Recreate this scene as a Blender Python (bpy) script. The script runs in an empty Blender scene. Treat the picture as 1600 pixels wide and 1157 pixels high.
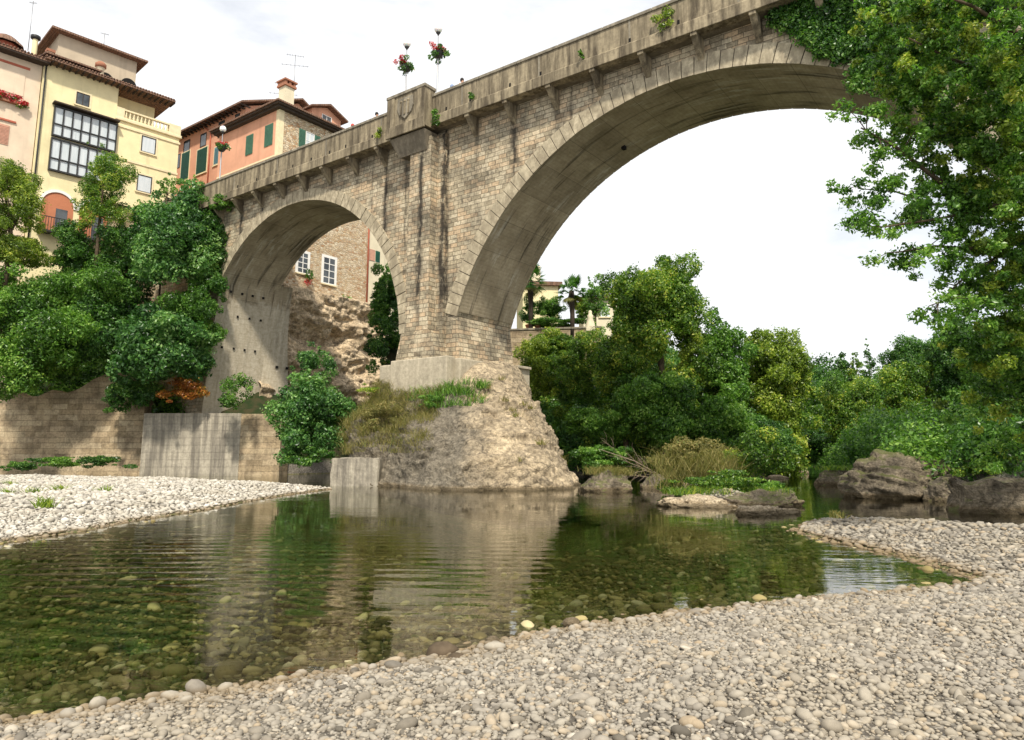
import bpy, math, random
import numpy as np
from mathutils import Vector, noise, Matrix
sc = bpy.context.scene
rad = math.radians
# ------------------------------------------------------------------ camera, sky, sun, exposure
F, PIT, AZ, EYE = 1120.0, 0.1533, 0.9358, 1.7
cam_d = bpy.data.cameras.new('camera'); cam = bpy.data.objects.new('camera', cam_d)
sc.collection.objects.link(cam); sc.camera = cam
cam.location = (0, 0, EYE); cam.rotation_euler = (math.pi/2 + PIT, 0, 0)
cam_d.sensor_width = 36; cam_d.lens = F/1600*36; cam_d.shift_y = -(578.5-533)/1600
cam_d.clip_start = .05; cam_d.clip_end = 6000
SUN_AZ, SUN_EL = rad(172), rad(50)          # azimuth clockwise from +Y
world = bpy.data.worlds.new('World'); sc.world = world; world.use_nodes = True
wn = world.node_tree; wn.nodes.clear()
def wnode(t, **k):
    n = wn.nodes.new(t)
    for a, b in k.items(): setattr(n, a, b)
    return n
sky = wnode('ShaderNodeTexSky', sky_type='NISHITA', sun_disc=False, sun_elevation=SUN_EL, sun_rotation=SUN_AZ)
sky.air_density = 1.0; sky.dust_density = .6
tc = wnode('ShaderNodeTexCoord'); mp = wnode('ShaderNodeMapping'); mp.inputs['Scale'].default_value = (1, 1, 2.6)
nz = wnode('ShaderNodeTexNoise'); nz.inputs['Scale'].default_value = 2.3; nz.inputs['Detail'].default_value = 7; nz.inputs['Roughness'].default_value = .55
cr = wnode('ShaderNodeValToRGB'); cr.color_ramp.elements[0].position = .38; cr.color_ramp.elements[0].color = (.62,)*3+(1,)
cr.color_ramp.elements[1].position = .50; cr.color_ramp.elements[1].color = (1,)*4
mx = wnode('ShaderNodeMix', data_type='RGBA'); mx.inputs['B'].default_value = (8.0, 8.1, 8.25, 1)
bg = wnode('ShaderNodeBackground'); bg.inputs['Strength'].default_value = .1
wo = wnode('ShaderNodeOutputWorld')
L = wn.links.new
L(tc.outputs['Generated'], mp.inputs[0]); L(mp.outputs[0], nz.inputs['Vector']); L(nz.outputs[0], cr.inputs[0])
L(cr.outputs[0], mx.inputs['Factor']); L(sky.outputs[0], mx.inputs['A']); L(mx.outputs['Result'], bg.inputs[0]); L(bg.outputs[0], wo.inputs[0])
sd = bpy.data.lights.new('sun', 'SUN'); so = bpy.data.objects.new('sun', sd); sc.collection.objects.link(so)
sd.energy = 3.5; sd.angle = rad(3.5); sd.color = (1, .93, .80)
sdir = Vector((math.sin(SUN_AZ)*math.cos(SUN_EL), math.cos(SUN_AZ)*math.cos(SUN_EL), math.sin(SUN_EL)))
so.rotation_euler = sdir.to_track_quat('Z', 'Y').to_euler(); so.location = (20, -30, 60)
sc.view_settings.view_transform = 'Standard'; sc.view_settings.look = 'None'
sc.view_settings.exposure = .5; sc.view_settings.gamma = 1
# ------------------------------------------------------------------ geometry of the photograph
cP, sP = math.cos(PIT), math.sin(PIT)
def ray(u, v):
    a = (u-800)/F; b = (533-v)/F
    return Vector((a, cP-b*sP, sP+cP*b))
def at(u, v, Y): r = ray(u, v); return Vector((r.x*Y/r.y, Y, EYE+r.z*Y/r.y))
def gnd(u, v, z=0): r = ray(u, v); t = (z-EYE)/r.z; return Vector((r.x*t, r.y*t, z))
D2 = Vector((-math.sin(AZ), math.cos(AZ))); N2 = Vector((math.cos(AZ), math.sin(AZ)))
def bw(s, w, z=0): p = N2*(30+w)+D2*s; return Vector((p.x, p.y, z))     # bridge frame to world
# ------------------------------------------------------------------ helpers
COL = sc.collection
def tag(o, label=None, cat=None, group=None, kind=None):
    if label: o['label'] = label
    if cat: o['category'] = cat
    if group: o['group'] = group
    if kind: o['kind'] = kind
    return o
def empty(name, loc=(0, 0, 0), rz=0, **k):
    o = bpy.data.objects.new(name, None); COL.objects.link(o); o.location = loc; o.rotation_euler = (0, 0, rz)
    o.empty_display_size = .2
    return tag(o, **k)
def npmesh(name, V, Fc, mat, parent=None, attrs=None, smooth=False, loc=None, uv=False, mats=None, midx=None):
    V = np.asarray(V, dtype=np.float32); me = bpy.data.meshes.new(name)
    Fc = np.asarray(Fc, dtype=np.int32); k = Fc.shape[1]
    me.vertices.add(len(V)); me.vertices.foreach_set('co', V.ravel())
    me.loops.add(Fc.size); me.loops.foreach_set('vertex_index', Fc.ravel())
    me.polygons.add(len(Fc)); me.polygons.foreach_set('loop_start', np.arange(0, Fc.size, k, dtype=np.int32))
    me.polygons.foreach_set('use_smooth', np.full(len(Fc), smooth))
    for an, (dom, arr) in (attrs or {}).items():
        a = me.attributes.new(an, 'FLOAT', dom); a.data.foreach_set('value', np.asarray(arr, dtype=np.float32))
    me.update(calc_edges=True); me.materials.append(mat)
    o = bpy.data.objects.new(name, me); COL.objects.link(o)
    if parent: o.parent = parent
    if loc is not None: o.location = loc
    return o
class MB:
    def __init__(s): s.v = []; s.f = []; s.sm = []
    def add(s, vs, fs, M=None, sm=False):
        b = len(s.v)
        s.v += [tuple(M @ Vector(v)) if M else tuple(v) for v in vs]
        s.f += [tuple(b+i for i in f) for f in fs]; s.sm += [sm]*len(fs); return s
    def box(s, x0, x1, y0, y1, z0, z1, M=None):
        return s.add([(x0,y0,z0),(x1,y0,z0),(x1,y1,z0),(x0,y1,z0),(x0,y0,z1),(x1,y0,z1),(x1,y1,z1),(x0,y1,z1)],
                     [(0,3,2,1),(4,5,6,7),(0,1,5,4),(1,2,6,5),(2,3,7,6),(3,0,4,7)], M)
    def prism(s, prof, y0, y1, M=None):      # profile in xz, counter-clockwise seen from -y
        n = len(prof)
        vs = [(x, y0, z) for x, z in prof]+[(x, y1, z) for x, z in prof]
        return s.add(vs, [tuple(range(n)), tuple(range(2*n-1, n-1, -1))]+[((i+1) % n, i, n+i, n+(i+1) % n) for i in range(n)], M)
    def tube(s, pts, r, n=8, caps=True):
        pts = [Vector(p) for p in pts]; R = r if isinstance(r, (list, tuple)) else [r]*len(pts)
        vs = []; fs = []; up = Vector((.03, .05, 1))
        for i, p in enumerate(pts):
            t = (pts[min(i+1, len(pts)-1)]-pts[max(i-1, 0)]).normalized()
            a = t.cross(up if abs(t.z) < .95 else Vector((1, 0, .1))).normalized(); b = t.cross(a)
            for k in range(n):
                c = 2*math.pi*k/n; vs.append(p+(a*math.cos(c)+b*math.sin(c))*R[i])
        for i in range(len(pts)-1):
            for k in range(n):
                k2 = (k+1) % n; fs.append((i*n+k, i*n+k2, (i+1)*n+k2, (i+1)*n+k))
        if caps: fs += [tuple(range(n-1, -1, -1)), tuple((len(pts)-1)*n+k for k in range(n))]
        return s.add(vs, fs, None, True)
    def lathe(s, prof, n=14, c=(0, 0, 0), M=None):
        vs = []; fs = []
        for r, z in prof:
            for k in range(n):
                a = 2*math.pi*k/n; vs.append((c[0]+r*math.cos(a), c[1]+r*math.sin(a), c[2]+z))
        for i in range(len(prof)-1):
            for k in range(n):
                k2 = (k+1) % n; fs.append((i*n+k, i*n+k2, (i+1)*n+k2, (i+1)*n+k))
        return s.add(vs, fs, M, True)
    def sphere(s, c, r, n=14, m=9, sz=1):
        return s.lathe([(r*math.sin(math.pi*i/m)+1e-4, -r*sz*math.cos(math.pi*i/m)) for i in range(m+1)], n, c)
    def build(s, name, mat, parent=None, bevel=0, loc=None):
        me = bpy.data.meshes.new(name); me.from_pydata(s.v, [], s.f); me.materials.append(mat)
        me.polygons.foreach_set('use_smooth', s.sm)
        uv = me.uv_layers.new(name='UVMap'); me.update()
        for p in me.polygons:
            n = p.normal
            for li in p.loop_indices:
                c = me.vertices[me.loops[li].vertex_index].co
                if abs(n.z) > .75: q = (c.x, c.y)
                elif abs(n.x) > abs(n.y): q = (c.y+.13, c.z)
                else: q = (c.x, c.z)
                uv.data[li].uv = q
        o = bpy.data.objects.new(name, me); COL.objects.link(o)
        if parent: o.parent = parent
        if loc is not None: o.location = loc
        if bevel:
            b = o.modifiers.new('bevel', 'BEVEL'); b.width = bevel; b.segments = 2; b.limit_method = 'ANGLE'; b.angle_limit = rad(40)
        return o
def sphere_base(sub):
    import bmesh
    bm = bmesh.new(); bmesh.ops.create_icosphere(bm, subdivisions=sub, radius=1)
    V = np.array([v.co[:] for v in bm.verts]); Fc = np.array([[v.index for v in f.verts] for f in bm.faces]); bm.free(); return V, Fc
def fbm(x, y, z, o=4, sc_=1.):
    return noise.fractal(Vector((x*sc_, y*sc_, z*sc_)), 1.0, 2.0, o)
# ------------------------------------------------------------------ materials
class NT:
    def __init__(s, name):
        s.m = bpy.data.materials.new(name); s.m.use_nodes = True; s.t = s.m.node_tree; s.t.nodes.clear()
        s.out = s.n('ShaderNodeOutputMaterial')
    def n(s, t, ins=None, **k):
        nd = s.t.nodes.new(t)
        for a, b in k.items(): setattr(nd, a, b)
        for a, b in (ins or {}).items(): s.set(nd, a, b)
        return nd
    def set(s, nd, a, b):
        if isinstance(b, bpy.types.NodeSocket): s.t.links.new(b, nd.inputs[a])
        else: nd.inputs[a].default_value = b
    def coord(s, kind='Object', scale=(1, 1, 1), rot=(0, 0, 0), loc=(0, 0, 0)):
        tcn = s.n('ShaderNodeTexCoord')
        return s.n('ShaderNodeMapping', {0: tcn.outputs[kind], 'Scale': scale, 'Rotation': rot, 'Location': loc}).outputs[0]
    def noise(s, vec, scale, detail=4, rough=.55, dist=0):
        return s.n('ShaderNodeTexNoise', {'Vector': vec, 'Scale': scale, 'Detail': detail, 'Roughness': rough, 'Distortion': dist}).outputs[0]
    def voro(s, vec, scale, feature='F1', out=0, rnd=1):
        return s.n('ShaderNodeTexVoronoi', {'Vector': vec, 'Scale': scale, 'Randomness': rnd}, feature=feature).outputs[out]
    def ramp(s, fac, stops, interp='LINEAR'):
        r = s.n('ShaderNodeValToRGB', {0: fac}); e = r.color_ramp; e.interpolation = interp
        while len(e.elements) < len(stops): e.elements.new(.5)
        for el, (p, c) in zip(e.elements, stops):
            el.position = p; el.color = (c, c, c, 1) if isinstance(c, (int, float)) else tuple(c)+(1,)
        return r.outputs[0]
    def mix(s, fac, a, b, bt='MIX'):
        m = s.n('ShaderNodeMix', data_type='RGBA', blend_type=bt)
        s.set(m, 0, fac)
        for k, val in ((6, a), (7, b)):
            s.set(m, k, val if isinstance(val, bpy.types.NodeSocket) else ((val, val, val, 1) if isinstance(val, (int, float)) else tuple(val)+(1,)))
        return m.outputs[2]
    def math(s, op, a, b=0, c=0, clamp=False):
        m = s.n('ShaderNodeMath', {0: a, 1: b, 2: c}, operation=op, use_clamp=clamp); return m.outputs[0]
    def bump(s, h, strength=.5, dist=.02, nrm=None):
        ins = {'Strength': strength, 'Distance': dist, 'Height': h}
        if nrm: ins['Normal'] = nrm
        return s.n('ShaderNodeBump', ins).outputs[0]
    def attr(s, name): return s.n('ShaderNodeAttribute', attribute_name=name).outputs['Fac']
    def surf(s, col, rough=.9, nrm=None, spec=.3, **extra):
        ins = {'Base Color': col if isinstance(col, bpy.types.NodeSocket) else tuple(col)+(1,), 'Roughness': rough, 'Specular IOR Level': spec}
        if nrm: ins['Normal'] = nrm
        ins.update(extra)
        b = s.n('ShaderNodeBsdfPrincipled', ins)
        s.t.links.new(b.outputs[0], s.out.inputs[0]); return s.m
def simple(name, col, rough=.8, var=.15, scale=3, spec=.3, bump=.0, **k):
    t = NT(name); c = t.coord(); nn = t.noise(c, scale, 5)
    lo = tuple(x*(1-var) for x in col); hi = tuple(min(1, x*(1+var)) for x in col)
    cc = t.mix(t.ramp(nn, [(.3, 0), (.7, 1)]), lo, hi)
    return t.surf(cc, rough, t.bump(nn, bump, .02) if bump else None, spec, **k)
def stone_blocks(name, c1, c2, c3, mort, bwid=.5, bh=.26, msize=.018, streak=None, stain=.5, bumpd=.04, grime=(.06, .055, .045)):
    t = NT(name); uv = t.coord('UV'); ob = t.coord()
    wob = t.noise(uv, 2.2, 2)
    uvw = t.n('ShaderNodeVectorMath', {0: uv, 1: t.n('ShaderNodeCombineXYZ', {0: t.math('MULTIPLY', t.math('SUBTRACT', wob, .5), .10), 1: t.math('MULTIPLY', t.math('SUBTRACT', wob, .5), .07)}).outputs[0]}, operation='ADD').outputs[0]
    br = t.n('ShaderNodeTexBrick', {'Vector': uvw, 'Color1': (0, 0, 0, 1), 'Color2': (1, 1, 1, 1), 'Mortar': (.5, .5, .5, 1), 'Scale': 1, 'Mortar Size': msize, 'Mortar Smooth': .25, 'Bias': 0, 'Brick Width': bwid, 'Row Height': bh}, offset=.5, squash=1.35, squash_frequency=3)
    base = t.ramp(br.outputs[0], [(0, tuple(x*.72 for x in c1)), (.2, c1), (.5, c2), (.82, c3), (.975, c3), (1, tuple(x*.4 for x in c1))])
    n1 = t.noise(ob, 7, 7, .72); base = t.mix(.9, base, t.ramp(n1, [(.28, .42), (.5, .95), (.72, 1.3)]), 'MULTIPLY')
    mo = t.math('GREATER_THAN', br.outputs[1], .5)
    base = t.mix(t.math('MULTIPLY', br.outputs[1], .9), base, mort)
    n2 = t.noise(ob, .55, 8, .68); base = t.mix(t.ramp(n2, [(.45, 0), (.62, stain)]), base, grime, 'MIX'); n5 = t.noise(t.coord(loc=(9, 4, 2)), 1.9, 7, .75); base = t.mix(t.ramp(n5, [(.53, 0), (.66, stain*.9)]), base, grime); n6 = t.noise(t.coord(loc=(1, 8, 5)), .8, 6, .7); base = t.mix(t.ramp(n6, [(.55, 0), (.7, .45)]), base, tuple(min(.8, x*1.25) for x in c2))
    n4 = t.noise(t.coord('Object', (1, 1, .12)), 3.2, 5, .7); base = t.mix(t.ramp(n4, [(.52, 0), (.75, stain*.9)]), base, grime)
    if streak: base = streak(t, base, n1)
    h = t.math('ADD', t.math('MULTIPLY', t.math('SUBTRACT', 1, br.outputs[1]), .7), t.math('MULTIPLY', n1, .55))
    h = t.math('ADD', h, t.math('MULTIPLY', br.outputs[0], .25))
    return t.surf(base, .93, t.bump(h, 1., bumpd*1.5), .2)
GR = (.035, .03, .025)
def streaks(t, base, n1):
    ob = t.n('ShaderNodeSeparateXYZ', {0: t.coord()}); x, z = ob.outputs[0], ob.outputs[2]
    wig = t.math('MULTIPLY', t.math('SUBTRACT', t.noise(t.coord('Object', (1, 1, .35)), 1.3, 4), .5), .55)
    xs = t.math('ADD', x, wig)
    acc = None
    # (position along the wall, half width, lowest height, strength)
    for (s, w, zl, st) in [(29.6, .24, 9.5, 1.), (28.1, .2, 8.5, .95), (26.88, .17, 8.6, 1.1), (31.95, .2, 13.5, .9), (24.6, .16, 17., .55), (21.96, .2, 15.5, .85), (19.2, .17, 17.4, .7), (18.3, .1, 17, .5), (17.0, .14, 17.8, .5), (34.7, .16, 17.6, .65), (37.4, .14, 18.4, .5), (42.2, .16, 18.4, .6), (45, .2, 16.5, .8), (47.6, .25, 14.5, .9), (30.2, .1, 12, .5), (33.2, .07, 15, .4)]:
        dx = t.math('ABSOLUTE', t.math('ADD', xs, s))
        a = t.math('SUBTRACT', 1, t.math('DIVIDE', dx, w*1.5), clamp=True)
        b = t.math('MULTIPLY', t.math('SUBTRACT', z, zl), .45, clamp=True)
        m = t.math('MULTIPLY', t.math('MULTIPLY', a, b), st*1.5)
        acc = m if acc is None else t.math('MAXIMUM', acc, m)
    acc = t.math('MULTIPLY', acc, t.ramp(t.noise(t.coord('Object', (1, 1, .5)), 2.6, 6, .7), [(.36, .15), (.52, 1)]), clamp=True)
    return t.mix(t.math('MULTIPLY', acc, .93), base, GR)
def rubble(name, cols, mort, sc_=3.2, stain=.3):
    t = NT(name); uv = t.coord('UV', (1, 1.75, 1)); ob = t.coord(); n0 = t.n('ShaderNodeTexNoise', {'Vector': uv, 'Scale': 1.5, 'Detail': 2.0}).outputs[1]
    uv2 = t.n('ShaderNodeVectorMath', {0: uv, 1: t.n('ShaderNodeVectorMath', {0: n0, 'Scale': .35}, operation='SCALE').outputs[0]}, operation='ADD').outputs[0]
    e = t.voro(uv2, sc_, 'DISTANCE_TO_EDGE', 0, .85); c = t.n('ShaderNodeRGBToBW', {0: t.voro(uv2, sc_, 'F1', 1, .85)}).outputs[0]; n1 = t.noise(ob, 9, 6, .7); n2 = t.noise(ob, .5, 5)
    b = t.ramp(c, [(.15, cols[0]), (.4, cols[1]), (.6, cols[2]), (.85, cols[3])]); b = t.mix(.8, b, t.ramp(n1, [(.3, .55), (.7, 1.25)]), 'MULTIPLY')
    m = t.ramp(e, [(.03, 1), (.085, 0)]); b = t.mix(m, b, mort); b = t.mix(t.ramp(n2, [(.45, 0), (.75, stain)]), b, tuple(x*.35 for x in cols[1]))
    h = t.math('ADD', t.ramp(e, [(0, 0), (.12, 1)]), t.math('MULTIPLY', n1, .6)); return t.surf(b, .95, t.bump(h, .9, .06), .15)
M = {}
M['masonry'] = stone_blocks('bridge_stone', (.47, .395, .27), (.61, .525, .375), (.56, .42, .27), (.17, .135, .09), .50, .25, .017, streaks, .6)
M['cutstone'] = None
def concrete(name, col, streak=.6, board=0, dark=(.06, .052, .042), zscale=.08, light=None, bands=False):
    t = NT(name); ob = t.coord()
    n1 = t.noise(ob, 5, 7, .65); n2 = t.noise(t.coord('Object', (1, 1, zscale)), 2.2, 6, .7); n3 = t.noise(ob, .7, 5, .6)
    c = t.mix(t.ramp(n1, [(.3, 0), (.7, 1)]), tuple(x*.72 for x in col), tuple(x*1.15 for x in col))
    c = t.mix(t.ramp(n2, [(.40, 0), (.60, streak)]), c, dark); c = t.mix(t.ramp(t.noise(ob, 2.3, 8, .75), [(.5, 0), (.66, .6)]), c, tuple(x*.4 for x in col))
    c = t.mix(t.ramp(n3, [(.45, 0), (.75, .55)]), c, tuple(x*.55 for x in col))
    if light: c = t.mix(t.ramp(t.noise(t.coord('Object', (1, 1, zscale*2), loc=(4, 2, 9)), 1.6, 7, .7), [(.55, 0), (.68, .6)]), c, light)
    h = n1
    if board:
        wv = t.n('ShaderNodeTexWave', {'Vector': t.coord('UV'), 'Scale': board, 'Distortion': .6, 'Detail': 2}, bands_direction='Y').outputs[1]
        c = t.mix(.25, c, t.ramp(wv, [(.0, .55), (.25, 1)]), 'MULTIPLY'); h = t.math('ADD', h, t.math('MULTIPLY', t.ramp(wv, [(0, 0), (.15, 1)]), .5))
    return t.surf(c, .92, t.bump(h, .7, .02), .2)
M['parapet'] = concrete('weathered_concrete', (.38, .315, .21), .95, 0, (.07, .055, .038), .10)
M['coping'] = concrete('coping_concrete', (.33, .29, .22), .6)
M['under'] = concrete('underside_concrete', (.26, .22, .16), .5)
M['footing'] = concrete('footing_concrete', (.52, .455, .34), .25, 0, (.12, .1, .075))
M['river_concrete'] = concrete('river_wall_concrete', (.47, .42, .33), .75, .6, (.09, .08, .07), .08)
t = NT('board_marked_concrete'); uv = t.coord('UV'); n1 = t.noise(uv, 4, 7, .7); n2 = t.noise(uv, .45, 5, .6)
lg = t.noise(t.coord('UV', (1.5, .13, 1)), 1.0, 6, .65, .3); lg2 = t.noise(t.coord('UV', (2.2, .3, 1), loc=(7, 3, 0)), 1.4, 7, .7)
c = t.mix(t.ramp(n1, [(.3, 0), (.7, 1)]), (.36, .30, .205), (.54, .46, .33)); c = t.mix(t.ramp(n2, [(.4, 0), (.65, .6)]), c, (.20, .16, .10))
c = t.mix(t.ramp(lg, [(.54, 0), (.64, .75)]), c, (.045, .037, .027)); c = t.mix(t.math('MULTIPLY', t.ramp(lg2, [(.52, 0), (.62, .85)]), t.ramp(t.noise(uv, .3, 2), [(.45, 0), (.6, 1)])), c, (.62, .57, .47))
wv = t.n('ShaderNodeTexWave', {'Vector': uv, 'Scale': 1.6, 'Distortion': .5, 'Detail': 1.0}, bands_direction='Y').outputs[1]; jn = t.n('ShaderNodeTexBrick', {'Vector': uv, 'Scale': 1., 'Mortar Size': .012, 'Brick Width': 40., 'Row Height': 1.9, 'Color1': (1, 1, 1, 1), 'Color2': (.82, .82, .82, 1), 'Mortar': (.45, .45, .45, 1)}).outputs[0]
c = t.mix(1., c, jn, 'MULTIPLY'); c = t.mix(.18, c, t.ramp(wv, [(0, .5), (.25, 1)]), 'MULTIPLY')
sx = t.n('ShaderNodeSeparateXYZ', {0: t.coord()}); zz = t.math('ADD', sx.outputs[2], t.math('MULTIPLY', t.noise(uv, .8, 5, .7), 3))
pale = t.math('MULTIPLY', t.math('MULTIPLY', t.math('SUBTRACT', 15.2, zz), 2, clamp=True), t.math('GREATER_THAN', t.math('MULTIPLY', sx.outputs[0], -1), 45))
c = t.mix(t.math('MULTIPLY', pale, t.ramp(lg2, [(.3, .35), (.6, .9)])), c, t.mix(t.ramp(n1, [(.3, 0), (.7, 1)]), (.42, .36, .26), (.66, .60, .48)))
M['soffit'] = t.surf(c, .93, t.bump(t.math('ADD', n1, t.math('MULTIPLY', wv, .25)), .6, .02), .2)
M['voussoir'] = concrete('cut_limestone', (.53, .455, .32), .6, 0, (.15, .12, .08), .5)
M['joint'] = simple('dark_joint', (.07, .058, .045), .95)
M['hole'] = simple('dark_hole', (.012, .011, .01), 1)
M['retain'] = stone_blocks('river_wall_stone', (.43, .33, .205), (.52, .42, .28), (.47, .36, .23), (.33, .26, .165), 1.15, .42, .008, None, .75, .05, (.15, .115, .075))
M['house_stone'] = rubble('rubble_stone', [(.50, .33, .18), (.66, .52, .34), (.74, .63, .46), (.46, .27, .14)], (.52, .42, .30), 3.0, .25)
def plaster(name, col, dirt=.55, seed=0):
    t = NT(name); n1 = t.noise(t.coord(loc=(seed, 0, 0)), .5, 7, .65); n2 = t.noise(t.coord('Object', (1, 1, .1)), 1.6, 5); n3 = t.noise(t.coord(), 14, 4)
    c = t.mix(t.ramp(n1, [(.38, 0), (.7, dirt)]), col, tuple(x*.62 for x in col)); c = t.mix(t.ramp(n2, [(.55, 0), (.8, dirt)]), c, tuple(x*.5 for x in col))
    return t.surf(c, .95, t.bump(n3, .2, .01), .1)
M['yellow'] = plaster('yellow_plaster', (.82, .72, .43)); M['orange'] = plaster('orange_plaster', (.68, .36, .235), .5)
M['pink'] = plaster('pale_pink_plaster', (.74, .60, .45)); M['cream'] = plaster('cream_plaster', (.74, .66, .48)); M['grey_plaster'] = plaster('tower_plaster', (.55, .46, .34))
M['salmon'] = plaster('salmon_interior', (.5, .2, .11))
M['cream_trim'] = simple('cream_trim', (.72, .62, .4), .8, .1); M['white'] = simple('white_paint', (.78, .76, .72), .5, .05)
M['red_trim'] = simple('brick_red_trim', (.42, .12, .07), .8); M['green_sh'] = simple('dark_green_shutter', (.012, .085, .05), .5); M['green_sh2'] = simple('weathered_green_shutter', (.06, .15, .10), .6)
M['blue_sh'] = simple('blue_grey_shutter', (.12, .25, .29), .6); M['brown_sh'] = simple('pink_brown_shutter', (.5, .27, .19), .7)
M['dark_wood'] = simple('dark_timber', (.055, .04, .03), .8, .3); M['iron'] = simple('dark_iron', (.03, .03, .03), .45); M['pole'] = simple('galvanised_grey', (.30, .30, .31), .4, .1, 3, .5, Metallic=.5)
M['terracotta'] = simple('terracotta', (.34, .15, .09), .85)
t = NT('clay_roof_tiles'); wv = t.n('ShaderNodeTexWave', {'Vector': t.coord('UV'), 'Scale': 1.4, 'Distortion': 1.2, 'Detail': 2}).outputs[1]; nn = t.noise(t.coord(), 4, 6)
M['tile'] = t.surf(t.mix(t.ramp(nn, [(.3, 0), (.7, 1)]), (.11, .07, .05), (.27, .155, .105)), .9, t.bump(t.math('ADD', wv, nn), .8, .06))
t = NT('window_glass'); nn = t.noise(t.coord(), .8, 3)
M['glass'] = t.surf(t.mix(t.ramp(nn, [(.4, 0), (.6, 1)]), (.02, .025, .028), (.07, .08, .085)), .08, None, .8)
t = NT('curtained_glass'); wv = t.noise(t.coord('Object', (3, 1, .25)), 2.2, 3)
M['curtain'] = t.surf(t.mix(wv, (.38, .44, .47), (.72, .75, .76)), .15, None, .6)
t = NT('milk_glass_globe'); M['globe'] = t.surf((.86, .86, .84), .25, None, .5, **{'Subsurface Weight': .3})
def rockmat(name, c1, c2, c3, scale=1., algae=True, moss=0., grey=None):
    t = NT(name); ob = t.coord('Object')
    v1 = t.voro(ob, 5*scale); v1c = t.voro(ob, 5*scale, out=1); v2 = t.voro(ob, 13*scale); n1 = t.noise(ob, 1.1*scale, 8, .65); n2 = t.noise(ob, 7*scale, 6, .7)
    st = t.noise(t.coord('Object', (.6, .6, 2.6), rot=(.1, .12, 0)), 1.1*scale, 7, .65, .6)
    c = t.mix(t.ramp(n1, [(.35, 0), (.62, 1)]), c1, c2); c = t.mix(t.ramp(st, [(.42, 0), (.7, .75)]), c, c3)
    bw_ = t.n('ShaderNodeRGBToBW', {0: v1c}).outputs[0]
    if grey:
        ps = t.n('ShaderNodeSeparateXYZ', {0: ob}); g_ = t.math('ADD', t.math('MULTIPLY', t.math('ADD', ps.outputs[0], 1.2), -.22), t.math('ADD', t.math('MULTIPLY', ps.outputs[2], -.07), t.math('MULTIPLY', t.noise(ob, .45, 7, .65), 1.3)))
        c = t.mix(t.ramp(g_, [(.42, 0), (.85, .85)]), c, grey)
    c = t.mix(.45, c, t.ramp(bw_, [(.2, .55), (.8, 1.35)]), 'MULTIPLY'); c = t.mix(.85, c, t.ramp(n2, [(.3, .35), (.62, 1.25)]), 'MULTIPLY')
    sp = t.n('ShaderNodeSeparateXYZ', {0: t.n('ShaderNodeNewGeometry').outputs['Position']}).outputs[2]
    wet = t.ramp(t.math('ADD', sp, t.math('MULTIPLY', n2, .25)), [(.0, 1), (.24, .7), (.36, 0)])
    if algae: c = t.mix(t.math('MULTIPLY', wet, .55), c, (.22, .15, .07))
    wq = t.n('ShaderNodeVectorMath', {0: t.coord('Object', (.7, .7, 1.7), rot=(.2, .35, .1)), 1: t.n('ShaderNodeVectorMath', {0: t.n('ShaderNodeTexNoise', {'Vector': ob, 'Scale': 1.4*scale, 'Detail': 5.0}).outputs[1], 'Scale': .9/scale}, operation='SCALE').outputs[0]}, operation='ADD').outputs[0]
    ck = t.voro(wq, .9*scale, 'DISTANCE_TO_EDGE'); ckm = t.math('MULTIPLY', t.ramp(ck, [(0, 1), (.035, 0)]), t.ramp(t.noise(ob, .8*scale, 4), [(.42, 0), (.58, 1)])); c = t.mix(t.math('MULTIPLY', ckm, .75), c, (.05, .042, .032))
    c = t.mix(t.ramp(t.noise(ob, 2.6*scale, 8, .75), [(.56, 0), (.66, .75)]), c, (.085, .072, .055))
    c = t.mix(t.ramp(t.math('ADD', sp, t.math('MULTIPLY', n2, .12)), [(.05, .75), (.16, .6), (.2, 0)]), c, (.07, .055, .032))
    if moss:
        nzs = t.n('ShaderNodeSeparateXYZ', {0: t.n('ShaderNodeNewGeometry').outputs['Normal']}).outputs[2]
        mm = t.math('MULTIPLY', t.ramp(nzs, [(.45, 0), (.75, 1)]), t.ramp(t.noise(ob, 1.3*scale, 6), [(.40, 0), (.55, moss)])); c = t.mix(mm, c, (.10, .11, .03))
    h = t.math('ADD', t.math('MULTIPLY', t.math('SUBTRACT', 1, v1), .5), t.math('ADD', t.math('MULTIPLY', v2, -.25), t.math('ADD', n2, t.math('MULTIPLY', st, 1.2))))
    return t.surf(c, .9, t.bump(h, 1., .10/scale), .25)
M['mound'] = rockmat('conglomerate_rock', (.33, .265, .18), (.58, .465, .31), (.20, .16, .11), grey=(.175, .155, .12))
M['cliff'] = rockmat('cliff_rock', (.54, .41, .26), (.74, .59, .40), (.32, .24, .16), .7)
M['boulder'] = rockmat('grey_boulder', (.12, .10, .075), (.33, .27, .19), (.055, .045, .03), 1.3, True, .8)
M['gravel_rock'] = rockmat('warm_gravel_rock', (.42, .34, .23), (.55, .46, .33), (.3, .22, .14), 2.5)
def pebblemat(name, stops, rough=.75, wetcol=None):
    t = NT(name); a = t.attr('rnd'); ob = t.coord()
    c = t.ramp(a, stops); n1 = t.noise(ob, 30, 4); c = t.mix(t.ramp(t.noise(ob, .8, 5, .6), [(.45, 0), (.65, .45)]), c, (.34, .29, .21)); c = t.mix(.6, c, t.ramp(n1, [(.3, .75), (.7, 1.15)]), 'MULTIPLY')
    sp = t.n('ShaderNodeSeparateXYZ', {0: t.n('ShaderNodeNewGeometry').outputs['Position']}).outputs[2]
    c = t.mix(t.ramp(t.math('ADD', sp, t.math('MULTIPLY', t.noise(t.n('ShaderNodeNewGeometry').outputs['Position'], .9, 3), .06)), [(.03, .85), (.075, .75), (.12, 0)]), c, (.20, .14, .07))
    return t.surf(c, rough, t.bump(n1, .25, .004), .3)
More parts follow.
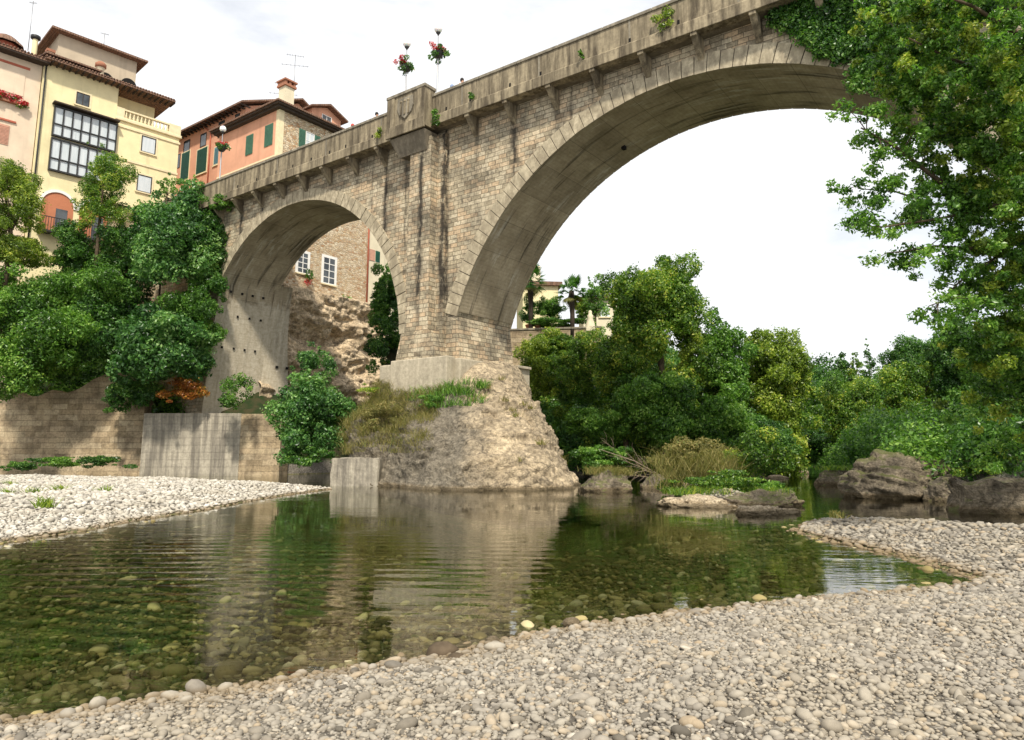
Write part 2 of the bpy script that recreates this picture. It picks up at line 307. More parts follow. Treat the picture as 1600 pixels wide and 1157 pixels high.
M['pebble'] = pebblemat('grey_pebbles', [(0, (.10, .088, .07)), (.1, (.21, .185, .15)), (.35, (.29, .26, .215)), (.75, (.36, .325, .265)), (.93, (.34, .265, .175)), (1, (.50, .455, .38))])
M['pebble_l'] = pebblemat('white_pebbles', [(0, (.22, .2, .17)), (.2, (.42, .39, .33)), (.7, (.54, .50, .425)), (1, (.66, .62, .55))])
t = NT('submerged_pebbles'); M['bedpebble'] = t.surf(t.ramp(t.attr('rnd'), [(0, (.08, .065, .025)), (.5, (.24, .19, .075)), (.88, (.38, .31, .14)), (1, (.62, .54, .33))]), .8)
def leafmat(name, stops, trans=.42, rough=.36):
    stops = [(p, tuple(min(.9, x*(.9+.6*p)) for x in c)) for p, c in stops] if 'leaves' in name else stops
    t = NT(name); a = t.attr('rnd'); c = t.ramp(a, stops)
    b = t.n('ShaderNodeBsdfPrincipled', {'Base Color': c, 'Roughness': rough, 'Specular IOR Level': .5})
    tr = t.n('ShaderNodeBsdfTranslucent', {'Color': t.mix(1., c, (1.1, 1.25, .55), 'MULTIPLY')})
    ms = t.n('ShaderNodeMixShader', {0: trans, 1: b.outputs[0], 2: tr.outputs[0]})
    t.t.links.new(ms.outputs[0], t.out.inputs[0]); return t.m
M['leaf'] = leafmat('green_leaves', [(0, (.025, .07, .012)), (.4, (.075, .18, .024)), (.75, (.14, .27, .04)), (1, (.26, .38, .08))])
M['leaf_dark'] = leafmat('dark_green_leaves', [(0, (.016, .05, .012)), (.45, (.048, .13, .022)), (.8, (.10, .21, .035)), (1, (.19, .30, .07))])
M['leaf_yel'] = leafmat('yellow_green_leaves', [(0, (.045, .09, .012)), (.45, (.15, .23, .025)), (.8, (.27, .34, .045)), (1, (.42, .42, .08))])
M['leaf_mix'] = leafmat('mixed_green_leaves', [(0, (.027, .07, .011)), (.45, (.09, .19, .022)), (.75, (.18, .27, .035)), (1, (.37, .38, .06))])
M['leaf_blue'] = leafmat('cool_green_leaves', [(0, (.018, .06, .016)), (.45, (.062, .165, .038)), (.8, (.14, .27, .07)), (1, (.28, .41, .15))])
M['leaf_rust'] = leafmat('rust_leaves', [(0, (.10, .035, .01)), (.5, (.30, .10, .02)), (.8, (.42, .19, .03)), (1, (.12, .16, .03))])
M['grassm'] = leafmat('dry_grass', [(0, (.08, .09, .02)), (.4, (.20, .19, .05)), (.75, (.34, .27, .10)), (1, (.14, .20, .04))], .3, .7)
M['flower_red'] = leafmat('red_petals', [(0, (.35, .01, .02)), (.6, (.62, .04, .05)), (.85, (.75, .22, .25)), (1, (.85, .75, .7))], .3)
M['flower_white'] = leafmat('white_petals', [(0, (.7, .6, .5)), (1, (.85, .82, .72))], .3)
M['bark'] = simple('bark', (.10, .075, .05), .95, .4, 6, .1, .5); M['pale_bark'] = simple('bleached_wood', (.27, .21, .15), .9, .3, 6)
M['skin'] = simple('skin', (.52, .30, .2), .6, .05); M['hair'] = simple('dark_hair', (.02, .015, .012), .6)
M['sh_blue'] = simple('blue_shirt', (.25, .33, .5), .9); M['sh_red'] = simple('red_shirt', (.5, .08, .06), .9); M['sh_white'] = simple('white_shirt', (.7, .7, .7), .9); M['sh_black'] = simple('black_shirt', (.03, .03, .035), .9)
# ground
t = NT('riverbank_ground'); ob = t.coord(); sp = t.n('ShaderNodeSeparateXYZ', {0: t.n('ShaderNodeNewGeometry').outputs['Position']}).outputs[2]
vd = t.voro(ob, 16); vc = t.n('ShaderNodeRGBToBW', {0: t.voro(ob, 16, out=1)}).outputs[0]; n1 = t.noise(ob, 1.5, 6)
grav = t.mix(t.ramp(vd, [(.25, 0), (.6, .8)]), t.ramp(vc, [(.2, (.17, .155, .13)), (.8, (.32, .29, .24))]), (.06, .05, .04))
bed = t.mix(t.ramp(n1, [(.35, 0), (.65, 1)]), t.ramp(vc, [(.2, (.06, .05, .018)), (.75, (.22, .17, .07)), (1, (.4, .32, .16))]), (.10, .11, .03))
soil = t.mix(t.ramp(n1, [(.4, 0), (.6, 1)]), (.02, .035, .010), (.05, .045, .02))
c = t.mix(t.ramp(sp, [(.0, 0), (.06, 1)]), bed, grav); c = t.mix(t.math('MULTIPLY', t.math('SUBTRACT', sp, .8), 3, clamp=True), c, soil)
M['ground'] = t.surf(c, .9, t.bump(t.math('SUBTRACT', 1, vd), .8, .03), .2)
# water: fresnel mirror over tinted, absorbing water
t = NT('river_water'); ob = t.coord('Object')
geo = t.n('ShaderNodeSeparateXYZ', {0: t.n('ShaderNodeNewGeometry').outputs['Position']}); X, Y_ = geo.outputs[0], geo.outputs[1]
w1 = t.noise(t.coord('Object', (.6, 1.7, 1), rot=(0, 0, -.2)), 1.3, 3, .5, 1.2); w2 = t.noise(t.coord('Object', (.8, 1.8, 1)), 6, 3, .5, .3); w3 = t.noise(ob, .25, 2)
def disc(cx, cy, rx, ry):
    dx = t.math('DIVIDE', t.math('SUBTRACT', X, cx), rx); dy = t.math('DIVIDE', t.math('SUBTRACT', Y_, cy), ry)
    d2 = t.math('ADD', t.math('MULTIPLY', dx, dx), t.math('MULTIPLY', dy, dy)); return t.math('SUBTRACT', 1, d2, clamp=True)
ringv = t.coord('Object', loc=(1.6, -6.5, 0), scale=(.28, 1, 1), rot=(0, 0, .12))
ring = t.n('ShaderNodeTexWave', {'Vector': ringv, 'Scale': .62, 'Distortion': 3.2, 'Detail': 2, 'Detail Scale': .9}, wave_type='RINGS', rings_direction='Z').outputs[1]
rmask = disc(-3.2, 10.6, 5.2, 5.5)
h = t.math('ADD', t.math('MULTIPLY', w1, .36), t.math('ADD', t.math('MULTIPLY', w2, t.math('ADD', .035, t.math('MULTIPLY', disc(2.4, 26.3, 3.2, 2.2), .8))), t.math('MULTIPLY', t.math('MULTIPLY', ring, rmask), .30)))
h = t.math('MULTIPLY', h, t.math('ADD', .12, t.math('MULTIPLY', t.ramp(w3, [(.38, 0), (.62, 1)]), 1.1)))
nrm = t.bump(h, 1., .020)
fr = t.n('ShaderNodeFresnel', {'IOR': 1.56, 'Normal': nrm}).outputs[0]
gl = t.n('ShaderNodeBsdfGlossy', {'Color': (.97, .97, .95, 1), 'Roughness': .012, 'Normal': nrm}); tr = t.n('ShaderNodeBsdfTransparent', {'Color': (.93, .97, .9, 1)})
ms = t.n('ShaderNodeMixShader', {0: fr, 1: tr.outputs[0], 2: gl.outputs[0]}); t.t.links.new(ms.outputs[0], t.out.inputs[0])
va = t.n('ShaderNodeVolumeAbsorption', {'Color': (.60, .65, .24, 1), 'Density': .12}); t.t.links.new(va.outputs[0], t.out.inputs['Volume'])
M['water'] = t.m
#@@STRUCT
# ------------------------------------------------------------------ ground, river
def sdist(X, Y, poly):                     # positive inside
    P_ = np.array(poly, float); d = np.full(X.shape, 1e9); ins = np.zeros(X.shape, bool)
    for i in range(len(P_)):
        a = P_[i]; b = P_[(i+1) % len(P_)]; e = b-a
        tt = np.clip(((X-a[0])*e[0]+(Y-a[1])*e[1])/(e@e), 0, 1)
        d = np.minimum(d, np.hypot(X-a[0]-tt*e[0], Y-a[1]-tt*e[1]))
        c = (a[1] > Y) != (b[1] > Y)
        with np.errstate(divide='ignore', invalid='ignore'): xi = (b[0]-a[0])*(Y-a[1])/(b[1]-a[1])+a[0]
        ins ^= c & (X < xi)
    return np.where(ins, d, -d)
BAR_R = [(-30, -4), (-8, 2.2), (-3.9, 4.6), (-2.1, 5.6), (-1.2, 6.15), (-.7, 6.4), (.1, 7.15), (.7, 7.5), (1.3, 7.85), (2.3, 8.25), (3.4, 8.8), (4.6, 9.2), (5.7, 9.65), (6.2, 10.1), (6.25, 11), (6.3, 12.1), (6.15, 13.4), (6.0, 15.2), (6.15, 16.2), (6.9, 17.6), (7.9, 18.6), (8.8, 17.9), (10, 16.9), (11.6, 15.6), (14, 14), (20, 12), (40, 8), (60, -20), (-40, -20)]
BAR_L = [(-9.8, 12.2), (-9.7, 13.8), (-9.35, 16), (-9.5, 18.1), (-9.1, 22), (-9.2, 26), (-8.9, 30), (-8.35, 33.6), (-10, 35.2), (-13, 37.6), (-18, 41), (-24, 43.5), (-31, 45), (-45, 45), (-60, 30), (-60, 6), (-20, 8)]
BANK_L = [(-200, 55.5), (-46, 55.5), (-33, 55.5), (-27.2, 55.3), (-27, 53.8), (-18.5, 53.4), (-15.5, 57), (-12.5, 62), (-10, 66), (-4, 62), (0, 58), (5, 54), (10, 51), (15, 49), (18, 52), (20, 60), (24, 74), (30, 88), (200, 92), (200, 400), (-200, 400)]
BANK_R = [(60, 8), (17.5, 17.5), (15, 21), (15.5, 27), (17.5, 36), (21, 46), (27, 58), (36, 75), (60, 86), (300, 90), (300, 8)]
def nz2(X, Y, s, seed=0): return (np.sin(X*s+seed)*np.cos(Y*s*1.3+seed*2)+.5*np.sin(X*s*2.3+Y*s*1.7+seed)+.3*np.sin(X*s*4.1-Y*s*3.7))/1.8
def height(X, Y):
    dr = sdist(X, Y, BAR_R)-.16; dl = sdist(X, Y, BAR_L); bl = sdist(X, Y, BANK_L); brr = sdist(X, Y, BANK_R)
    h = np.full(X.shape, -1.5)
    near = np.maximum(dr, dl)
    h = np.maximum(h, np.where(near > 0, np.minimum(.03+.11*near, .28+.02*np.minimum(near, 6)), np.maximum(-1.5, .17*near)))
    h = np.where(near > .3, h+.03*nz2(X, Y, 1.1)*np.minimum(near, 1), h)
    h = np.maximum(h, np.where(bl > 0, np.minimum(.3+1.9*bl, 5)+np.minimum(np.maximum(bl-3, 0)*.9, np.interp(X, [6, 16, 30], [9, 1., .2])), .8*bl))
    h = np.maximum(h, np.where(brr > 0, np.minimum(.3+.9*brr, 1.6)+np.minimum(np.maximum(brr-3, 0)*.12, 3), .8*brr))
    isl = np.hypot((X-6.9)/2.1, (Y-23.8)/1.5); h = np.maximum(h, .28-.55*(isl-.35)*1.2)
    return h+nz2(X, Y, .5, 3)*.05*np.clip(np.abs(near)-1, 0, 1)
u_ = np.linspace(-1, 1, 340); ax = 60*u_+1500*np.abs(u_)**7*np.sign(u_)
v_ = np.linspace(0, 1, 420); ay = -12+112*v_+1800*v_**12
GX, GY = np.meshgrid(ax, ay); GZ = height(GX, GY)
nx_, ny_ = len(ax), len(ay); I = np.arange(nx_*ny_).reshape(ny_, nx_)
quads = np.stack([I[:-1, :-1], I[:-1, 1:], I[1:, 1:], I[1:, :-1]], -1).reshape(-1, 4)
tag(npmesh('ground', np.stack([GX, GY, GZ], -1).reshape(-1, 3), quads, M['ground'], smooth=True), kind='structure')
wb = MB().box(-150, 150, 2.0, 140, -3, 0); tag(wb.build('river_water', M['water']), kind='structure')
# ------------------------------------------------------------------ bridge
BR = empty('stone_bridge', tuple(N2*30)+(0,), AZ-math.pi/2, label='tall two-arched pale stone road bridge crossing the green river', cat='bridge')
ZT = 20.55; W = 5.06                               # underside of the deck slab, width of the body
RC, RZ, RR = 12.33, 4.64, 14.40                    # right arch (s, z, radius)
LC, LZ, LR = 41.16, 8.25, 10.83
def right_edge():
    p = [(25.55, 5.0), (25.66, 6.3), (26.0, 9.2)]; a0 = math.asin((9.2-RZ)/RR)
    p += [(RC+RR*math.cos(a), RZ+RR*math.sin(a)) for a in np.linspace(a0+.02, math.pi-.05, 60)]
    return p
def left_edge():                                    # from the pier side (s=30.6) over to the abutment
    p = [(30.7, 5.0), (30.58, 6.8), (30.36, 8.6)]; 
    p += [(LC-LR*math.cos(a), LZ+LR*math.sin(a)) for a in np.linspace(.06, math.pi-.62, 46)]
    p += [(50.15, 13.2), (50.6, 11), (51.4, 4.9), (51.6, 2.0)]
    return p
RE, LE = right_edge(), left_edge()
mb = MB()
def slab(mb, s, zlo, zhi, s2, zlo2, zhi2, y0, y1):  # one strip of the wall, both faces plus underside
    vs = [(-s, y0, zlo), (-s, y0, zhi), (-s2, y0, zhi2), (-s2, y0, zlo2), (-s, y1, zlo), (-s, y1, zhi), (-s2, y1, zhi2), (-s2, y1, zlo2)]
    mb.add(vs, [(3, 0, 1, 2), (4, 7, 6, 5), (0, 3, 7, 4), (1, 5, 6, 2)])
ZTT = ZT+.3
# pier body (solid), spandrels in strips
mb.prism([(-s, z) for s, z in [(30.7, 5.0), (30.58, 6.8), (30.36, 8.6), (30.36, ZTT), (26.0, ZTT), (26.0, 9.2), (25.66, 6.3), (25.55, 5.0)]][::1], 0, W)
for (sa, za), (sb, zb) in zip(RE[2:], RE[3:]): slab(mb, sa, za, ZTT, sb, zb, ZTT, 0, W)
for (sa, za), (sb, zb) in zip(LE[2:], LE[3:]):
    if sb > sa+1e-4: slab(mb, sa, za, ZTT, sb, zb, ZTT, 0, W)
mb.prism([(-51.6, 0), (-51.6, ZTT), (-60, ZTT), (-60, 0)][::-1], 0, W)
body = mb.build('masonry_body', M['masonry'], BR)
# pilaster on the pier
MB().prism([(-29.6, 4.9), (-26.75, 4.9), (-26.75, 20.2), (-29.35, 20.2)], -.3, .0).build('pilaster', M['masonry'], BR); MB().prism([(-29.2, 4.9), (-27.3, 4.9), (-27.3, 20.0), (-28.95, 20.0)], -.9, -.29).build('pilaster', M['masonry'], BR)
MB().prism([(-29.75, 4.9), (-26.6, 4.9), (-26.65, 7.0), (-27.0, 8.4), (-29.3, 8.4), (-29.7, 7.0)], -.98, -.001).build('pilaster_base', M['masonry'], BR)
# arch soffits: concrete barrel just inside the masonry
def soffit(edge, c, inset=.03):
    vs = []; fs = []; uvs = []; cum = 0; prev = None
    for s, z in edge:
        if prev: cum += math.hypot(s-prev[0], z-prev[1])
        prev = (s, z); dx, dz = c[0]-s, max(0, c[1]-z) if z > c[1] else 0
        dz = c[1]-z if z > c[1] else 0; l = math.hypot(dx, dz) or 1
        s2, z2 = s+dx/l*inset, z+dz/l*inset
        vs += [(-s2, .02, z2), (-s2, W-.02, z2)]; uvs.append(cum)
    for i in range(len(edge)-1): fs.append((2*i, 2*i+1, 2*i+3, 2*i+2))
    me = bpy.data.meshes.new('arch_soffit'); me.from_pydata(vs, [], fs); me.materials.append(M['soffit'])
    uv = me.uv_layers.new(name='UVMap')
    for p in me.polygons:
        p.use_smooth = True
        for li in p.loop_indices:
            vi = me.loops[li].vertex_index; uv.data[li].uv = (vs[vi][1], uvs[vi//2])
    o = bpy.data.objects.new('arch_soffit', me); COL.objects.link(o); o.parent = BR
soffit(RE[3:], (RC, RZ)); soffit(LE[8:], (LC, LZ))
# voussoir rings, near and far faces
def ring(pts, c, th, y0, y1, name='voussoir_ring', wid=.6):
    # resample the edge
    P_ = np.array(pts); seg = np.hypot(*np.diff(P_, axis=0).T); cum = np.r_[0, np.cumsum(seg)]; n = int(cum[-1]/wid)
    b = MB(); g = .018; rng = random.Random(5)
    for i in range(n):
        t0, t1 = cum[-1]*i/n+g, cum[-1]*(i+1)/n-g; q = []
        o_ = rng.uniform(-.012, .02); thh = th+rng.uniform(-.03, .03)
        for tt in (t0, t1): q.append(np.array([np.interp(tt, cum, P_[:, 0]), np.interp(tt, cum, P_[:, 1])]))
        out = []
        for a in q:
            dv = a-np.array(c); 
            if a[1] < c[1]: dv[1] = 0
            dv = dv/np.linalg.norm(dv); out.append(a+dv*thh); a -= dv*.05
        if dv[1] > -2:
            prof = [(-q[0][0], q[0][1]), (-out[0][0], out[0][1]), (-out[1][0], out[1][1]), (-q[1][0], q[1][1])]
            if sum(prof[k][0]*prof[(k+1) % 4][1]-prof[(k+1) % 4][0]*prof[k][1] for k in range(4)) < 0: prof = prof[::-1]
            b.prism(prof, y0-o_, y1)
    b.build(name, M['voussoir'], BR, bevel=.012)
    # dark mortar bed behind the stones
    vs = []; fs = []
    for s, z in pts:
        dv = np.array([s-c[0], (z-c[1]) if z > c[1] else 0]); dv /= np.linalg.norm(dv)
        yy = y0+.03 if y0 < 1 else y1-.03
        vs += [(-(s-dv[0]*.03), yy, z-dv[1]*.03), (-(s+dv[0]*(th-.04)), yy, z+dv[1]*(th-.04))]
    for i in range(len(pts)-1): fs.append((2*i, 2*i+1, 2*i+3, 2*i+2))
    MB().add(vs, fs).build('mortar_joint', M['joint'], BR)
ring(RE[2:], (RC, RZ), .86, -.07, .02); ring(RE[2:], (RC, RZ), .86, W-.02, W+.07)
ring(LE[2:-3], (LC, LZ), .78, -.07, .02); ring(LE[2:-3], (LC, LZ), .78, W-.02, W+.07)
# putlog holes in the left abutment soffit
for (s, z) in [(50.0, 14.0), (50.35, 12.2), (50.75, 9.7), (51.0, 8.4)]:
    for y in (.9, 1.9, 2.9, 3.9): 
        if (s, y) != (50.35, .9): MB().box(-s-.06+.0, -s+.08, y-.08+.05*math.sin(s*9+y*5), y+.07+.05*math.sin(s*9+y*5), z-.08, z+.08).build('putlog_hole', M['hole'], BR)
MB().box(-17.2, -17.0, 3.4, 3.65, RZ+RR*math.sin(math.acos((17.1-RC)/RR))-.2, RZ+RR*math.sin(math.acos((17.1-RC)/RR))).build('putlog_hole', M['hole'], BR)
# deck slab, cornice, parapets
S0, S1 = -8, 58
BAYS = (27.3, 30.4)
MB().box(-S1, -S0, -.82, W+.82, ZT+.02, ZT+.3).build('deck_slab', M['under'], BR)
MB().box(-S1, -S0, -.4, W+.4, ZT+.3, 21.45).build('road_surface', M['footing'], BR)
for nm, y0, sg in (('near', -.98, 1), ('far', W+.98, -1)):
    for (a, b) in ((S0, BAYS[0]), (BAYS[1], S1)):
        c = MB(); ya, yb = (y0, y0+.5) if sg > 0 else (y0-.5, y0)
        # moulded edge of the slab
        prof = [(y0, ZT), (y0+sg*.55, ZT), (y0+sg*.55, 21.2), (y0+sg*.08, 21.2), (y0+sg*.0, 21.1)]
        n = len(prof); vs = [(-b, p[0], p[1]) for p in prof]+[(-a, p[0], p[1]) for p in prof]
        c.add(vs, [tuple(range(n)), tuple(range(2*n-1, n-1, -1))]+[((i+1) % n, i, n+i, n+(i+1) % n) for i in range(n)])
        c.build('cornice', M['parapet'], BR, bevel=.02)
        y1 = y0+sg*.12; w0, w1 = sorted((y1, y1+sg*.30))
        q = MB(); q.box(-b, -a, w0, w1, 21.2, 22.38); q.build('parapet', M['parapet'], BR)
        # shallow vertical joints (buttress strips) and coping
        kk = a+1.2
        while kk < b-.3:
            k = MB(); k.box(-kk-.05, -kk+.05, min(w0, w0-.0)-(.012 if sg > 0 else -.0), w1+(.012 if sg < 0 else 0), 21.2, 22.37); kk += 5.3
            k.build('parapet_joint', M['coping'], BR)
        w2, w3 = w0-.07, w1+.07; cp = MB(); kk = a
        while kk < b-.01:
            e = min(b, kk+2.65); cp.box(-e+.012, -kk-.012, w2, w3, 22.38, 22.55); kk = e
        cp.build('coping', M['coping'], BR, bevel=.025)
for s in [8.6, 11.9, 14.4, 17.0, 19.6, 21.6, 24.4, 26.2, 32.4, 34.9, 36.5, 38.4, 40.4, 42.3, 44.6, 47]:
    h = MB().box(-s-.055, -s+.055, -.88, -.55, 21.24, 21.44); h.build('drain_hole', M['hole'], BR)
# bay (little balcony) over the pilaster, both sides
for sg, yb in ((1, -1), (-1, W+1)):
    a, b = BAYS; yo = -1.5 if sg > 0 else W+1.5; yi = -.6 if sg > 0 else W+.6
    y0, y1 = sorted((yo, yi)); q = MB()
    q.box(-b, -a, *sorted((yo, yo+sg*.3)), 20.45, 22.82)
    q.box(-b, -b+.3, *sorted((yo+sg*.3, yi)), 20.45, 22.82); q.box(-a-.3, -a, *sorted((yo+sg*.3, yi)), 20.45, 22.82)
    q.box(-b+.3, -a-.3, *sorted((yo+sg*.3, yi)), 20.45, 20.9)
    q.build('bay', M['parapet'], BR, bevel=.02)
    MB().box(-b-.06, -a+.06, *sorted((yo-sg*.08, yi)), 22.82, 23.02).build('coping', M['coping'], BR, bevel=.03)
    pf = yo-sg*.06; z0 = 20.3
    # raised corner panels, sunk shield
    e = MB()
    for (x0, x1) in ((-b, -b+.62), (-a-.62, -a)): e.box(x0, x1, *sorted((pf, yo)), 20.9, 22.8)
    e.box(-b-.03, -a+.03, *sorted((pf-sg*.05, yo)), 20.3, 20.95)
    e.build('bay_pier_panel', M['parapet'], BR, bevel=.02)
    ns = [(-.62, 2.55), (.62, 2.55), (.66, 1.95), (.5, 1.55), (.25, 1.38), (0, 1.2), (-.25, 1.38), (-.5, 1.55), (-.66, 1.95)]
    cx = -(a+b)/2; e = MB(); e.prism([(cx+x, 20.02+z) for x, z in ns][::-1], *sorted((yo-sg*.09, yo)))
    sh = e.build('shield', M['coping'], BR, bevel=.03)
    e = MB()
    for xx in (-.3, 0, .3):
        e.box(cx+xx-.06, cx+xx+.06, *sorted((yo-sg*.14, yo-sg*.085)), 21.5, 22.3); e.sphere((cx+xx, yo-sg*.09, 22.32), .1, 8, 5)
    e.build('shield_relief', M['parapet'], sh)
    # corbel under the bay
    e = MB(); yf = 0 if sg > 0 else W
    e.add([(-b+.1, yo+sg*.1, 20.3), (-a-.1, yo+sg*.1, 20.3), (-a-.1, yf, 20.3), (-b+.1, yf, 20.3), (-b+.6, yf-sg*.95, 19.2), (-a-.3, yf-sg*.95, 19.2), (-a-.3, yf, 19.3), (-b+.6, yf, 19.3)],
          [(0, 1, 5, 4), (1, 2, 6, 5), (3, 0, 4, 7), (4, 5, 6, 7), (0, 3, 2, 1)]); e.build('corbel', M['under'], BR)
# brackets under the cornice
for s in [0.6, 3.25, 5.9, 8.53, 11.2, 13.85, 16.5, 19.15, 21.96, 24.63, 32.02, 34.65, 37.3, 39.8, 42.35, 45.0, 47.6, 50.2]:
    for sg, yw, yo in ((1, 0, -.93), (-1, W, W+.93)):
        prof = [(yw, ZT+.02), (yo, ZT+.02), (yo, ZT-.16), (yo+sg*.12, ZT-.2), (yw, ZT-1.05)]
        vs = [(-s-.15, p[0], p[1]) for p in prof]+[(-s+.15, p[0], p[1]) for p in prof]; n = 5
        MB().add(vs, [tuple(range(n)), tuple(range(2*n-1, n-1, -1))]+[((i+1) % n, i, n+i, n+(i+1) % n) for i in range(n)]).build('bracket', M['parapet'], BR, bevel=.015)
# pier footing
q = MB(); q.box(-31.5, -25.2, -.55, W+1.0, 3.0, 6.75); q.box(-29.9, -25.6, -1.2, -.5, 3.0, 6.85); q.build('footing', M['footing'], BR, bevel=.06)
MB().box(-26.2, -25.0, W-.5, W+.9, 6.66, 6.82).build('footing_ledge', M['footing'], BR, bevel=.03)
# flaring concrete buttress at the far side of the left abutment
bt = MB(); lv = []
for k, z in enumerate(np.linspace(1, 15.2, 12)):
    f = (z-1)/14.2; s_in = np.interp(z, [1, 4.9, 11, 15.2], [51.5, 51.3, 50.6, 49.6]); yo = 6.2+2.2*(1-f)**1.3
    lv.append([(-(s_in-.0), W-.3, z), (-(s_in-.55*(1-f)), (W+yo)/2, z), (-(s_in-.2), yo, z), (-(s_in+1.2), yo+1.0, z), (-54, yo+1, z)])
vs = [p for r in lv for p in r]; fs = []
for i in range(11):
    for j in range(4): fs.append((i*5+j, i*5+j+1, (i+1)*5+j+1, (i+1)*5+j))
bt.add(vs, [f[::-1] for f in fs]+[tuple(55+j for j in range(5))], None, True); bt.build('buttress', M['soffit'], BR)
for (z, y) in [(8.6, 5.9), (8.6, 6.9), (6.0, 6.1)]: MB().box(-51.15, -50.55, y-.1, y+.1, z-.1, z+.1).build('putlog_hole', M['hole'], BR)
# ------------------------------------------------------------------ rock under the pier
def dist_rock(name, V, Fc, mat, **k): return tag(npmesh(name, V, Fc, mat, smooth=True), **k)
base = [(3.1, 33.7), (1.5, 31.9), (-1.2, 31.2), (-3.6, 31.8), (-6.4, 35.0), (-8.6, 37.2), (-9.8, 40.5), (-9.3, 45), (-5, 49), (0, 49.5), (3.2, 46.5), (3.9, 42), (3.7, 37.2)]
top = [(-1.4, 40.4, 6.75), (-2.0, 39.7, 6.5), (-2.6, 39.15, 6.0), (-3.4, 38.7, 5.2), (-5.1, 39.4, 4.9), (-7.0, 41.1, 5.4), (-7.8, 42.7, 6.0), (-6.8, 45, 6.0), (-4.6, 46.6, 6.0), (-1.5, 46, 6.3), (.3, 44.6, 6.4), (.6, 43.4, 6.6), (-.3, 41.7, 6.9)]
nb = len(base); NTH, NR = 420, 150
def catm(P_, t):
    P_ = np.array(P_, float); n = len(P_); i = int(t*n) % n; f = t*n-int(t*n); a, b, c, d = (P_[(i+k-1) % n] for k in range(4))
    return .5*((2*b)+(-a+c)*f+(2*a-5*b+4*c-d)*f*f+(-a+3*b-3*c+d)*f**3)
V = []
for i in range(NTH):
    B = catm(base, i/NTH); T = catm(top, i/NTH)
    for j in range(NR+12):
        if j < NR:
            r = j/(NR-1); zz = -1.2+(T[2]+1.2)*(r**.92); k = r
            prof = .1*math.sin(math.pi*k)
            x = B[0]+(T[0]-B[0])*(k-prof); y = B[1]+(T[1]-B[1])*(k-prof)
        else:
            k = (j-NR+1)/12; x = T[0]*(1-k)+(-3.5)*k; y = T[1]*(1-k)+42.9*k; zz = T[2]-.3*k; 
        ox, oy = x+3, y-41; l = math.hypot(ox, oy) or 1
        am = min(1, (1-r)*5+.1) if j < NR else .03
        led = (zz*1.05+x*.22+fbm(x*.25, y*.25, zz*.3, 3)*1.6) % 1.0; strat = fbm(x*.3, y*.3, zz*.5, 4)*.36+(.30*led**1.6-.12)*max(0, min(1, .6+fbm(x*.5+4, y*.5, zz*.5, 3)*2.2))+abs(fbm(x*1.1, y*1.1, zz*1.9+x*.5, 4))*-.16+fbm(x*3.2, y*3.2, zz*3.2, 4)*.08-.25*max(0, fbm(x*.7+9, y*.7, zz*.9, 3)-.25)+fbm(x*.22, y*.22, zz*.3, 2)*.5
        V.append((x+ox/l*strat*am, y+oy/l*strat*am, zz+strat*.5*am))
nrr = NR+12; I = np.arange(NTH*nrr).reshape(NTH, nrr); I2 = np.roll(I, -1, axis=0)
Fq = np.stack([I[:, :-1], I2[:, :-1], I2[:, 1:], I[:, 1:]], -1).reshape(-1, 4)[:, ::-1]
MOUND = np.array(V).reshape(NTH, nrr, 3)
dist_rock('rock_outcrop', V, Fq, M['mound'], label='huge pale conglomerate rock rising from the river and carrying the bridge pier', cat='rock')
# ------------------------------------------------------------------ cliff behind the left arch, under the stone house
def sheet(name, fn, nu, nv, mat, **k):
    V = [fn(i/(nu-1), j/(nv-1)) for i in range(nu) for j in range(nv)]
    I = np.arange(nu*nv).reshape(nu, nv); Fq = np.stack([I[:-1, :-1], I[1:, :-1], I[1:, 1:], I[:-1, 1:]], -1).reshape(-1, 4)
    return tag(npmesh(name, V, Fq, mat, smooth=True), **k)
def cliff_fn(a, b):
    w = 4.5+a*16.5; z = -1+b*17.3
    if a > .90: w = 4.5+.90*16.5+(a-.90)*4
    base_s = 51.6-1.5*(1-b)**2+ (2.2 if b > .985 else 0)
    n_ = fbm(w*.3, z*.45, 3.1, 5)*1.0+fbm(w*1.2, z*1.5, 8, 4)*.30+abs(fbm(w*.6, z*1.2, 5, 3))*-.4
    s = base_s-n_*(1 if b < .93 else .5); 
    if z > 10.5 and z < 13: s += .9*math.sin((z-10.5)/2.5*math.pi)
    if a > .90: s += (a-.90)*100
    p = bw(s, w, z); return tuple(p)
sheet('rock_cliff', cliff_fn, 150, 170, M['cliff'], label='tan rock cliff seen through the left arch under the stone house', cat='cliff')
# rock/earth behind the terrace on the far bank is part of the ground; walls along the river
def wall_box(name, p0, p1, th, z0, z1, mat, label, cat='wall', cope=None, topnoise=0, group=None):
    p0, p1 = Vector(p0), Vector(p1); d = p1-p0; L_ = d.length; a = math.atan2(d.y, d.x)
    root = empty(name, (p0.x, p0.y, z0), a, label=label, cat=cat, group=group)
    n = max(2, int(L_/1.0)); prof = [(0, 0), (L_, 0)]
    rng = random.Random(3)
    for i in range(n, -1, -1): prof.append((L_*i/n, (z1(i/n) if callable(z1) else z1)-z0+rng.uniform(-topnoise, topnoise)))
    MB().prism(prof, 0, th).build('wall_face', mat, root)
    if cope: MB().box(-.05, L_+.05, -.08, th+.08, z1-z0+.002, z1-z0+.16).build('coping', cope, root, bevel=.02)
    return root
a0 = at(-420, 738, 54.6); a1 = at(216, 738, 54.6)
wall_box('retaining_wall', (a0.x, 54.6), (a1.x+.1, 54.6), 1.2, -1, lambda f: 7.5+2.2*math.sin(f*7)*f, M['retain'], 'long weathered tan masonry river wall under the leafy left bank', topnoise=.3)
b0 = at(218, 738, 53.0); b1 = at(372, 738, 53.0); b2 = at(436, 738, 53.0)
zt = at(300, 646, 53).z
